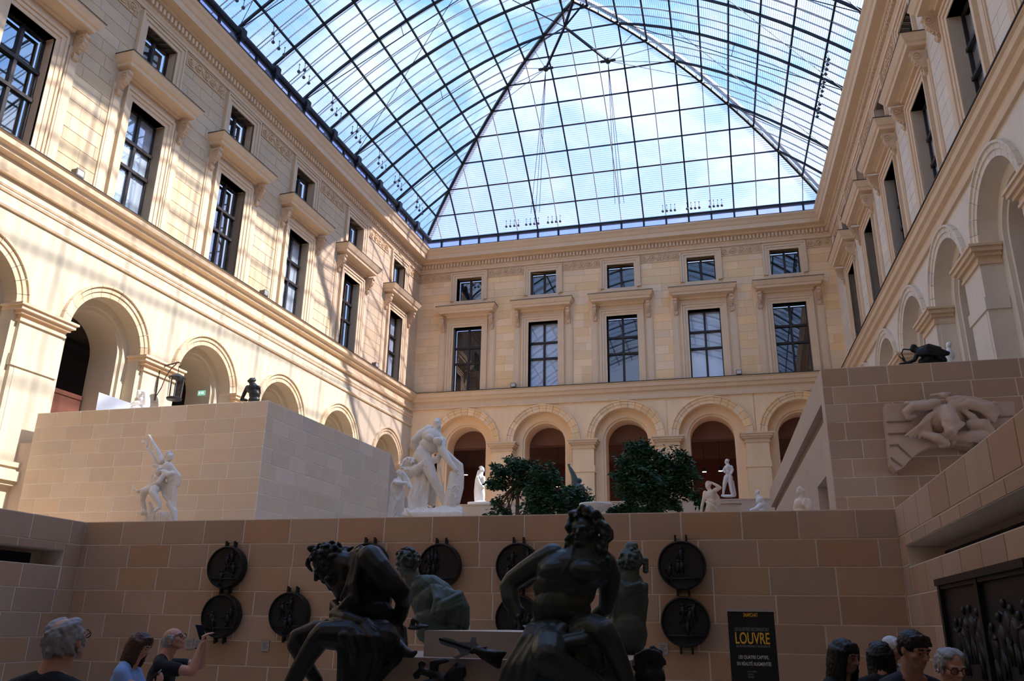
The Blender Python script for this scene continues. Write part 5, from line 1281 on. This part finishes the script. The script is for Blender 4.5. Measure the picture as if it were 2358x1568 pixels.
# leaning grey panel, wooden door leaf and exit sign behind the left terrace
pts = [at(222, 942, 19.85), at(228, 903, 19.85), at(312, 932, 20.6), at(310, 942, 20.6)]
b = MB(); n = V((.25, -.9, 0)).normalized()*.05; q0 = V((pts[0].x, pts[0].y, 6.3)); q3 = V((pts[3].x, pts[3].y, 6.3)); P_ = [q0, pts[1], pts[2], q3]
b.add(P_+[p-n for p in P_], [(0,1,2,3), (7,6,5,4), (0,4,5,1), (1,5,6,2), (2,6,7,3), (3,7,4,0)])
tag(b.build('ramp_panel', mat('panel_bluegrey', (.50, .53, .62), .6)), 'blue-grey sloping panel standing behind the left terrace parapet', 'panel')
r = root('door_1', kind='structure'); r.matrix_world = wall_left.matrix_basis @ Matrix.Translation((21.55*UL, 0, 0)); r.location = wall_left.matrix_basis @ V((21.55*UL, 0, 0)); r.rotation_euler = wall_left.rotation_euler
b = MB(); b.box(-1.15, 1.15, 1.72, 1.79, 6.3, 8.95); b.box(-1.15, 1.15, 1.69, 1.72, 8.8, 8.95); b.build('door_leaf', mat('red_wood', (.16, .06, .04), .5, noise=.2, nscale=3), r)
p = wall_left.matrix_basis @ V((26.70*UL+1.17, 1.0, 10.43))
b = MB(); b.box(-.17, .17, -.02, .02, -.10, .10); o = tag(b.build('exit_sign', mat('sign_green', (.25, .55, .45), .5, emit=((.35, .8, .65), .35))), 'small lit green and white exit sign inside the second visible left arch', 'sign'); o.location = p; o.rotation_euler = (0, 0, wall_left.rotation_euler.z-PI/2)
for (x, w_) in ((-.09, .05), (.0, .03), (.08, .06)):
    q = MB(); q.box(x-w_/2, x+w_/2, -.024, -.02, -.05, .05); q.build('pictogram', mat('sign_white', (.9, .95, .92), .5, emit=((.9, 1, .95), .6)), o)
# wrought-iron lantern on a bracket
def lan(px, py, d=0): return at(200+px/5.36, 840+py/5.36, 0) if False else None
u = (21.55*UL+26.70*UL)/2+.35
r = root('wall_lantern', 'glass lantern hanging from a wrought iron bracket on the left arcade pier', 'lantern', wall_left.matrix_basis @ V((u-.4, -.12, 0)), wall_left.rotation_euler.z)
zl = 9.8
b = MB(); b.bar((0, -.03, zl-.75), (0, -.03, zl+.55), .028, seg=6); b.bar((0, -.03, zl+.5), (0, -.80, zl+.62), .028, seg=6)
b.path([(0, -.05, zl-.6), (0, -.22, zl-.3), (0, -.34, zl+.1), (0, -.52, zl+.4), (0, -.72, zl+.57)], .02, 6)
b.path([(0, -.80, zl+.62), (0, -.90, zl+.58), (0, -.90, zl+.48), (0, -.84, zl+.44)], .022, 6); b.build('bracket', mat('rust_iron', (.12, .075, .06), .7), r)
b = MB(); b.bar((0, -.85, zl+.46), (0, -.85, zl+.2), .012, seg=5); b.build('chain', M_STEEL, r)
b = MB(); b.lathe([(.0, .06), (.10, .03), (.27, -.08), (.30, -.12), (.27, -.12), (0, .0)], (0, -.85, zl+.14), 18); b.lathe([(0, -.93), (.24, -.93), (.27, -.86), (.24, -.84), (0, -.86)], (0, -.85, zl+.14), 18)
for i in range(8): t_ = 2*PI*i/8; b.bar((.25*math.cos(t_), -.85+.25*math.sin(t_), zl+.02), (.23*math.cos(t_), -.85+.23*math.sin(t_), zl-.72), .012, seg=4)
cage = b.build('cage', M_STEEL, r)
b = MB(); b.lathe([(.24, -.84), (.25, -.12)], (0, -.85, zl+.14), 18); b.f = b.f[:-2]; b.build('glass', M_WINGL, cage, True)
b = MB(); b.bar((0, -.85, zl-.7), (0, -.85, zl-.1), .03, .015, 6); b.build('candle_holder', M_STEELG, cage)
# little floodlights standing on the string courses
def flood(p, rot, label):
    r = root('floodlight', label, 'floodlight', p, rot, 'small floodlights on the ledges')
    b = MB(); b.box(-.14, .14, -.12, .12, .08, .30); b.box(-.16, .16, -.15, -.12, .06, .32); hz_ = b.build('housing', mat('flood_brown', (.20, .16, .13), .5), r); q = MB(); q.box(-.12, .12, -.155, -.15, .10, .28); q.build('front_glass', M_STEELG, hz_)
    b = MB(); b.box(-.03, .03, -.03, .03, 0, .09); b.build('foot', M_STEEL, r)
for px, lab in ((1183, 'small box floodlight on the rear ledge left of the second window'), (1704, 'small box floodlight on the rear ledge near the rightmost rear window')):
    c = at(px, 890, YB-.2); flood(V((c.x, YB-.25, 15.10)), 0, lab)
for uu, lab in ((18.9, 'small box floodlight on the left ledge between the two nearest windows'), (29.4, 'small box floodlight on the left ledge in mid wall'), (40.2, 'small box floodlight on the left ledge near the far corner')):
    flood(wall_left.matrix_basis @ V((uu*UL, -.25, 15.10)), wall_left.rotation_euler.z, lab)
# glowing picture lights inside the rear gallery
def spot(px, py, Y, label):
    c = at(px, py, Y); r = root('gallery_lamp', label, 'lamp', c)
    b = MB(); b.lathe([(0, -.02), (.11, -.02), (.12, .0), (0, .0)], seg=16); b.build('lens', mat('lamp_glow', (1, .9, .7), .4, emit=((1, .82, .55), 14)), r)
    b = MB(); b.lathe([(.125, -.01), (.13, .12), (.06, .22), (0, .22)], seg=16); b.bar((0, 0, .2), (0, 0, 13.6-c.z), .015, seg=5); b.build('can', M_STEEL, r)
    l = D.lights.new('gallery_lamp', 'SPOT'); l.energy = 1100; l.spot_size = 1.6; l.spot_blend = .6; l.color = (1, .55, .30); l.shadow_soft_size = .1
    o = D.objects.new('gallery_lamp_light', l); COL.objects.link(o); o.parent = r; o.location = (0, 0, -.06)
spot(1073, 1093, 49.5, 'small glowing ceiling lamp in the leftmost rear arch'); spot(1622, 1086, 49.5, 'left glowing ceiling lamp in the rear arch with the youth'); spot(1659, 1084, 49.5, 'right glowing ceiling lamp in the rear arch, by the youth shoulder'); spot(1285, 1120, 52, 'dim glowing lamp low in the second rear arch behind the trees')
# ================================================================ dark roll-up banner
Ybn = 11.2; tlp, trp = at(1674, 1402, Ybn), at(1781, 1402, Ybn); wB = (trp-tlp).length; hB = tlp.z-ZF
r = root('banner_stand', 'black roll-up banner with yellow and white lettering before the centre wall', 'banner', V(((tlp.x+trp.x)/2, Ybn, ZF)))
b = MB(); b.box(-wB/2, wB/2, -.006, .006, .06, hB-.02); sheet = b.build('banner_sheet', mat('banner_black', (.012, .012, .013), .6), r)
b = MB(); b.box(-wB/2-.01, wB/2+.01, -.02, .02, hB-.03, hB); b.build('top_rail', mat('rail_grey', (.45, .42, .43), .4, metal=.4), r)
b = MB(); b.box(-wB/2-.02, wB/2+.02, -.12, .12, 0, .08); b.build('foot_box', M_STEELG, r)
b = MB(); b.bar((0, .03, .05), (0, .03, hB-.02), .012, seg=6); b.build('rear_pole', M_STEELG, r)
def text(s, x, z, size, wid, m, parent, name, align='CENTER'):
    cu = D.curves.new(name, 'FONT'); cu.body = s; cu.size = 1; cu.align_x = align; cu.extrude = .0; cu.offset = .012
    o = D.objects.new(name, cu); COL.objects.link(o); bpy.context.view_layer.update()
    me = D.meshes.new_from_object(o.evaluated_get(DG())); D.objects.remove(o)
    xs = [v.co.x for v in me.vertices]; zs = [v.co.y for v in me.vertices]; sx = wid/(max(xs)-min(xs)); sz = size/(max(zs)-min(zs)); cx = (max(xs)+min(xs))/2 if align == 'CENTER' else min(xs)
    for v in me.vertices: v.co = Vector(((v.co.x-cx)*sx, (v.co.z)*0, (v.co.y-min(zs))*sz))
    me.name = name; return link(name, me, m, parent, (x, -.0085, z))
MY = mat('letter_yellow', (.85, .50, .05), .6); MW = mat('letter_white', (.62, .62, .65), .6); MG = mat('letter_grey', (.22, .22, .24), .6)
pxm = wB/107.0
def tz(py): return hB-(py-1402)*pxm*1.03
for (s, py0, py1, w_, m_, x_) in (('SNAPCHAT', 1410, 1419, 33, MY, 0), ('LES ILLUSTRES INCONNUS DU', 1442, 1450, 77, MG, -.5), ('LOUVRE', 1452, 1478, 78, MY, .5), ('LES ŒUVRES PRENNENT VIE EN RÉALITÉ', 1479, 1485, 77, MG, .5), ('LES QUATRE CAPTIFS,', 1502, 1511, 68, MW, 0), ('EN RÉALITÉ AUGMENTÉE', 1514, 1524, 77, MW, 0), ('AVEC DÉMO', 1534, 1538, 21, MG, -6), ('DÉTAIL', 1540, 1544, 13, MG, -9), ('VISUEL', 1546, 1550, 14, MG, -9)):
    text(s, x_*pxm, tz(py1), (py1-py0)*pxm, w_*pxm, m_, sheet, 'lettering')
# ================================================================ visitors
M_SKIN = mat('skin', (.50, .27, .20), .55, noise=.06, nscale=20)
M_SKIND = mat('skin_tan', (.30, .15, .105), .55, noise=.06, nscale=20)
M_BLACK = mat('black_cloth', (.012, .012, .015), .9)
M_NAVY = mat('dark_jacket', (.018, .018, .022), .85)
M_BLUE = mat('blue_cotton', (.20, .33, .62), .85, noise=.08, nscale=14)
M_WHITE = mat('white_cotton', (.55, .57, .62), .85)
M_TROU = mat('dark_trousers', (.03, .03, .04), .9)
M_SHOE = mat('shoe_leather', (.03, .025, .02), .5)
M_HBLK = mat('black_hair', (.008, .007, .008), .5)
M_HBRN = mat('brown_hair', (.06, .03, .02), .5, noise=.3, nscale=30)
M_HGRY = mat('grey_hair', (.30, .31, .33), .6, noise=.3, nscale=40)
M_HWHT = mat('white_hair', (.55, .57, .60), .6, noise=.2, nscale=40)
M_GLS = mat('glasses_frame', (.01, .01, .012), .3)
M_PHONE = mat('phone_black', (.01, .01, .012), .25)
UPV = V((0, 0, 1))
def flat(v): q = V((v.x, v.y, 0)); return q.normalized()
def person(label, px, py, Rpx, fwd, face, skin, shirt, hair, Rm=.116, arms=None, sleeve=.55, long_hair=0, bald=False, glasses=False, collar=0, name='person', lean=0, female=False):
    """standing visitor: head centre seen at (px,py), head half height Rpx pixels; fwd body heading, face looking direction"""
    Y = 6.0
    for _ in range(6): Y *= (Rm/Rpx)/mpp(Y, px, py)
    hc = at(px, py, Y); f = flat(fwd); sd = f.cross(UPV).normalized(); fc = face.normalized()
    hs = (hc.z-ZF)/1.63; ft = V((hc.x, hc.y, ZF))-f*(.06*hs+lean)
    L = lambda x, y, z: ft+sd*x*hs+f*(y*hs+lean*max(0, (z-.9))/.7)+UPV*z*hs
    w = .88 if female else 1.0
    B = Blob(Y, px, py); up = (UPV-fc*fc.z*.0)
    hf = B.head(hc, Rm, fc, UPV if abs(fc.z) < .9 else f)
    nb = L(0, 0, 1.46); jaw = hc-fc*.02-UPV*Rm*.45
    B.cap(jaw, nb, .058*hs, .066*hs, True)
    for q in (-1, 1): B.cap(nb+UPV*.0, L(q*.13*w, -.01, 1.43), .06*hs, .05*hs, True)
    B.ellw(L(0, 0, 1.28), sd*.15*w*hs, f*.09*hs, UPV*.18*hs); B.ellw(L(0, 0, 1.02), sd*.135*hs, f*.09*hs, UPV*.2*hs)
    for q in (-1, 1):
        B.wchain([L(q*.09, 0, .92), L(q*.10, .01, .50), L(q*.10, -.02, .09)], [.075*hs, .052*hs, .036*hs]); B.cap(L(q*.10, -.03, .05), L(q*.115, .13, .04), .035*hs, .03*hs, True)
    T = Blob(Y, px, py)
    T.ellw(L(0, -.005, 1.30), sd*.185*w*hs, f*.125*hs, UPV*.17*hs); T.ellw(L(0, 0, 1.12), sd*.165*w*hs, f*.12*hs, UPV*.22*hs); T.ellw(L(0, -.01, .95), sd*.175*w*hs, f*.125*hs, UPV*.13*hs)
    if female:
        for q in (-1, 1): T.ellw(L(q*.075, .10, 1.25), sd*.07*hs, f*.07*hs, UPV*.075*hs)
    for q in (-1, 1): T.cap(L(q*.035, -.02, 1.448), L(q*.16*w, -.01, 1.412), .068*hs, .066*hs, True)
    if collar: T.wchain([nb+sd*.07*math.cos(t)+f*(.07*math.sin(t)-.01)-UPV*(.02+.03*math.sin(t)) for t in [2*PI*i/14 for i in range(15)]], [.020]*15)
    for q in (-1, 1):
        A = (arms or {}).get(q)
        sh = L(q*.17*w, 0, 1.40)
        if A is None:
            el, wr = L(q*.215*w, -.04, 1.12), L(q*.225*w, .04, .88); hd, nm, cl = -UPV*.95+f*.2, -sd*q, .35
        else: el, wr, hd, nm, cl = A(Y)
        B.wchain([sh, el, wr], [.052*hs, .043*hs, .030*hs]); B.hand(wr, hd, nm, .185*hs, cl, thumb=q)
        m1 = sh+(el-sh)*min(1, sleeve)
        T.wchain([sh, m1], [.070*hs, .060*hs])
        if sleeve > 1: T.wchain([el, el+(wr-el)*(sleeve-1)], [.056*hs, .046*hs]); T.cap(m1, el, .058*hs, .056*hs, True)
    r = tag(B.build(name, skin, None, .0085, 1), label, 'person')
    T.build('shirt', shirt, r, .012, 3)
    Q = Blob(Y, px, py); Q.ellw(L(0, -.01, .92), sd*.165*hs, f*.12*hs, UPV*.10*hs)
    for q in (-1, 1): Q.wchain([L(q*.09, 0, .90), L(q*.10, .01, .50), L(q*.10, -.02, .10)], [.098*hs, .072*hs, .06*hs])
    Q.build('trousers', M_TROU, r, .016, 3)
    for q in (-1, 1):
        S = Blob(Y, px, py); S.cap(L(q*.10, -.04, .05), L(q*.118, .15, .045), .045*hs, .04*hs, True); S.cap(L(q*.10, -.03, .05), L(q*.10, -.03, .09), .045*hs, .045*hs, True); S.build('shoe', M_SHOE, r, .012, 2)
    # hair as a cap of locks round the back and sides of the skull
    Hh = Blob(Y, px, py); hsd = fc.cross(UPV).normalized(); hup = hsd.cross(fc).normalized(); hp = lambda x, y, z: hc+(hsd*x+fc*y+hup*z)*Rm
    if bald:
        t_ = {True: .0, 'crown': .42, 'receding': .38}[bald]
        Hh.ellw(hp(0, -.40, .06+t_*.3), hsd*.74*Rm, fc*.62*Rm, hup*(.62+t_*.25)*Rm)
        for q in (-1, 1): Hh.ellw(hp(q*.50, -.10, .12+t_*.5), hsd*.26*Rm, fc*.56*Rm, hup*(.34+t_*.2)*Rm); Hh.cap(hp(q*.69, .12, .1), hp(q*.69, .16, -.18), .09*Rm, .06*Rm, True)
        if bald != True:
            for q in (-1, 1): Hh.ellw(hp(q*.34, -.05, .72), hsd*.36*Rm, fc*.66*Rm, hup*.30*Rm)
            if bald == 'receding': Hh.ellw(hp(0, -.1, .80), hsd*.5*Rm, fc*.55*Rm, hup*.26*Rm)
        rn = random.Random(4)
        for i in range(60):
            a_ = rn.uniform(-2.0, 2.0); z = rn.uniform(-.4, .5+t_*.6); k_ = math.sqrt(max(.1, 1-(z-.1)**2)); x, y = math.sin(a_)*.76*k_, -math.cos(a_)*.98*k_-.1; Hh.cap(hp(x, y, z), hp(x*1.0, y*1.0, z-.16), .08*Rm, .05*Rm, True)
    else:
        Hh.ellw(hp(0, -.16, .34), hsd*.79*Rm, fc*.90*Rm, hup*.74*Rm); Hh.ellw(hp(0, -.42, -.05), hsd*.70*Rm, fc*.56*Rm, hup*.62*Rm)
        for i in range(15):
            x = -.56+i*.08; Hh.cap(hp(x, .5-.3*abs(x), .86-.35*x*x), hp(x*1.2, .70-.35*abs(x), .58-.3*abs(x)), .13*Rm, .08*Rm, True)
    if long_hair:
        for i in range(22):
            a_ = -PI*.72+PI*1.44*i/21; x, y = math.sin(a_)*.80, -math.cos(a_)*.86-.12
            p0 = hp(x, y, .35); p1 = hp(x*1.02, y*1.0, -.5); p2 = p1-UPV*long_hair*.5*Rm-f*.10*Rm; p3 = p1-UPV*long_hair*Rm-f*(.25+.1*math.sin(i*2.1))*Rm
            Hh.wchain([p0, p1, p2, p3], [.17*Rm, .19*Rm, .17*Rm, .08*Rm])
    Hh.build('hair', hair, r, .008, 1, disp=.006, dscale=70)
    ey = MB()
    for q in (-1, 1): ey.ball(hp(q*.27, .735, .03), .062*Rm, 5); ey.bar(hp(q*.42, .74, .25), hp(q*.12, .84, .25), .05*Rm, seg=5)
    ey.build('eyes_and_brows', M_HBLK if hair in (M_HBLK, M_HBRN) else M_HGRY, r, True)
    if glasses:
        g_ = MB()
        for q in (-1, 1):
            ring = [hp(q*.33+.24*math.cos(t), .86, .02+.19*math.sin(t)) for t in [2*PI*i/12 for i in range(13)]]; g_.path(ring, .0028)
            g_.bar(hp(q*.57, .84, .08), hp(q*.74, .05, .10), .003)
        g_.bar(hp(-.1, .90, .06), hp(.1, .90, .06), .003); g_.build('glasses', M_GLS, r)
    return r, L, hs, hc, Y
# man seen from behind at the left
r, L, hs, hc, Y = person('grey-haired balding man in dark top seen from behind at the left edge', 152, 1477, 52, CF+CR*.25, CF*.97+CR*.2+UPV*.05, M_SKIN, M_BLACK, M_HGRY, bald='crown', glasses=True, collar=1)
for q in (-1, 1):
    b = MB(); b.path([L(q*.10, -.135, 1.05), L(q*.105, -.14, 1.30), L(q*.10, -.09, 1.44), L(q*.105, .0, 1.475), L(q*.11, .11, 1.38)], .026, 6); b.build('backpack_strap', mat('strap_grey', (.06, .065, .085), .8), r)
b = Blob(Y); b.ellw(L(0, -.20, 1.12), CR*.15, CF*.10, UPV*.22); b.build('backpack', M_NAVY, r, .015, 2)
# woman in a pale blue blouse reading her phone
fw = CR*.95+CF*.1
r, L, hs, hc, Y = person('brown-haired woman in pale blue blouse looking down at her phone', 324, 1486, 27, fw, CR*.88-UPV*.42-CF*.12, M_SKIN, M_BLUE, M_HBRN, Rm=.110, long_hair=1.1, female=True, lean=.05,
    arms={1: lambda Y: (at(290, 1574, Y-.17), at(336, 1585, Y-.2), CR*.8+UPV*.35, UPV*.8-CR*.3, .8), -1: lambda Y: (at(325, 1588, Y+.15), at(345, 1588, Y-.05), CR*.6+UPV*.4, UPV*.8-CR*.3, .8)}, sleeve=.85)
Yw = Y-.15
r2, L2, hs2, hc2, Y2 = person('bald man with glasses in black t-shirt holding a phone up to the medallions', 401, 1473, 26.5, CR*.9+CF*.25, CR*.86+UPV*.42-CF*.15, M_SKIN, M_BLACK, M_HGRY, Rm=.116, bald=True, glasses=True,
    arms={1: lambda Y: (at(442, 1546, Y-.17), at(463, 1490, Y-.10), UPV*.9+CR*.12, CR*.7+CF*.3, .9), -1: lambda Y: (at(462, 1530, Y+.25), at(471, 1490, Y+.06), UPV*.9-CR*.05, -CR*.6-CF*.3, .9)}, sleeve=.55)
b = MB(); c = at(463, 1456, Y2-.02); ux = (CR*.95-CF*.2).normalized(); uz = (CU*.95-CR*.28).normalized(); un = ux.cross(uz)
pc = [c+ux*sx*.037+uz*sz*.078+un*sn*.005 for sn in (-1, 1) for sz in (-1, 1) for sx in (-1, 1)]
b.add(pc, [(0,1,3,2), (4,6,7,5), (0,4,5,1), (1,5,7,3), (3,7,6,2), (2,6,4,0)]); ph = tag(b.build('phone', M_PHONE), 'black phone held up by the bald man in glasses', 'phone')
for q in ((-.018, .055), (-.018, .035)): k_ = MB(); k_.ball(c+ux*q[0]+uz*q[1]-un*.005, .008, 4); k_.build('lens', M_STEELG, ph)
b = MB(); c = at(353, 1558, Yw-.05); uz = (CU*.6+CR*.7).normalized(); ux = CF; un = ux.cross(uz)
pc = [c+ux*sx*.037+uz*sz*.078+un*sn*.005 for sn in (-1, 1) for sz in (-1, 1) for sx in (-1, 1)]
b.add(pc, [(0,1,3,2), (4,6,7,5), (0,4,5,1), (1,5,7,3), (3,7,6,2), (2,6,4,0)]); tag(b.build('phone', M_PHONE), 'dark phone held low by the woman in pale blue', 'phone')
# group at the right
person('woman with long black hair in a black top, face turned to the right', 1946, 1510, 35, CR*.6-CF*.7, CR*.52-CF*.85, M_SKIND, M_BLACK, M_HBLK, Rm=.112, long_hair=1.5, female=True, sleeve=.5)
person('person with long straight black hair seen from behind, between two men and a woman', 2027, 1510, 31, CF*.9+CR*.4, CF*.9+CR*.35, M_SKIND, M_BLACK, M_HBLK, Rm=.112, long_hair=1.9, female=True, sleeve=.5)
person('white-haired person in a white shirt half hidden behind other visitors', 2056, 1492, 24, CR*.5-CF*.8, CR*.6-CF*.7, M_SKIND, M_WHITE, M_HWHT, Rm=.115, sleeve=.6, collar=1)
person('young man with short black hair in a dark jacket facing the camera', 2105, 1496, 40, -CF*.9+CR*.25, -CF*.9+CR*.25, M_SKIND, M_NAVY, M_HBLK, Rm=.118, sleeve=1.9, collar=1)
person('older grey-haired man with glasses at the lower right below the bronze relief', 2189, 1534, 38, -CF*.95+CR*.1, -CF*.95+CR*.1, M_SKIN, M_NAVY, M_HGRY, Rm=.118, bald='receding', glasses=True, sleeve=1.9, collar=1)
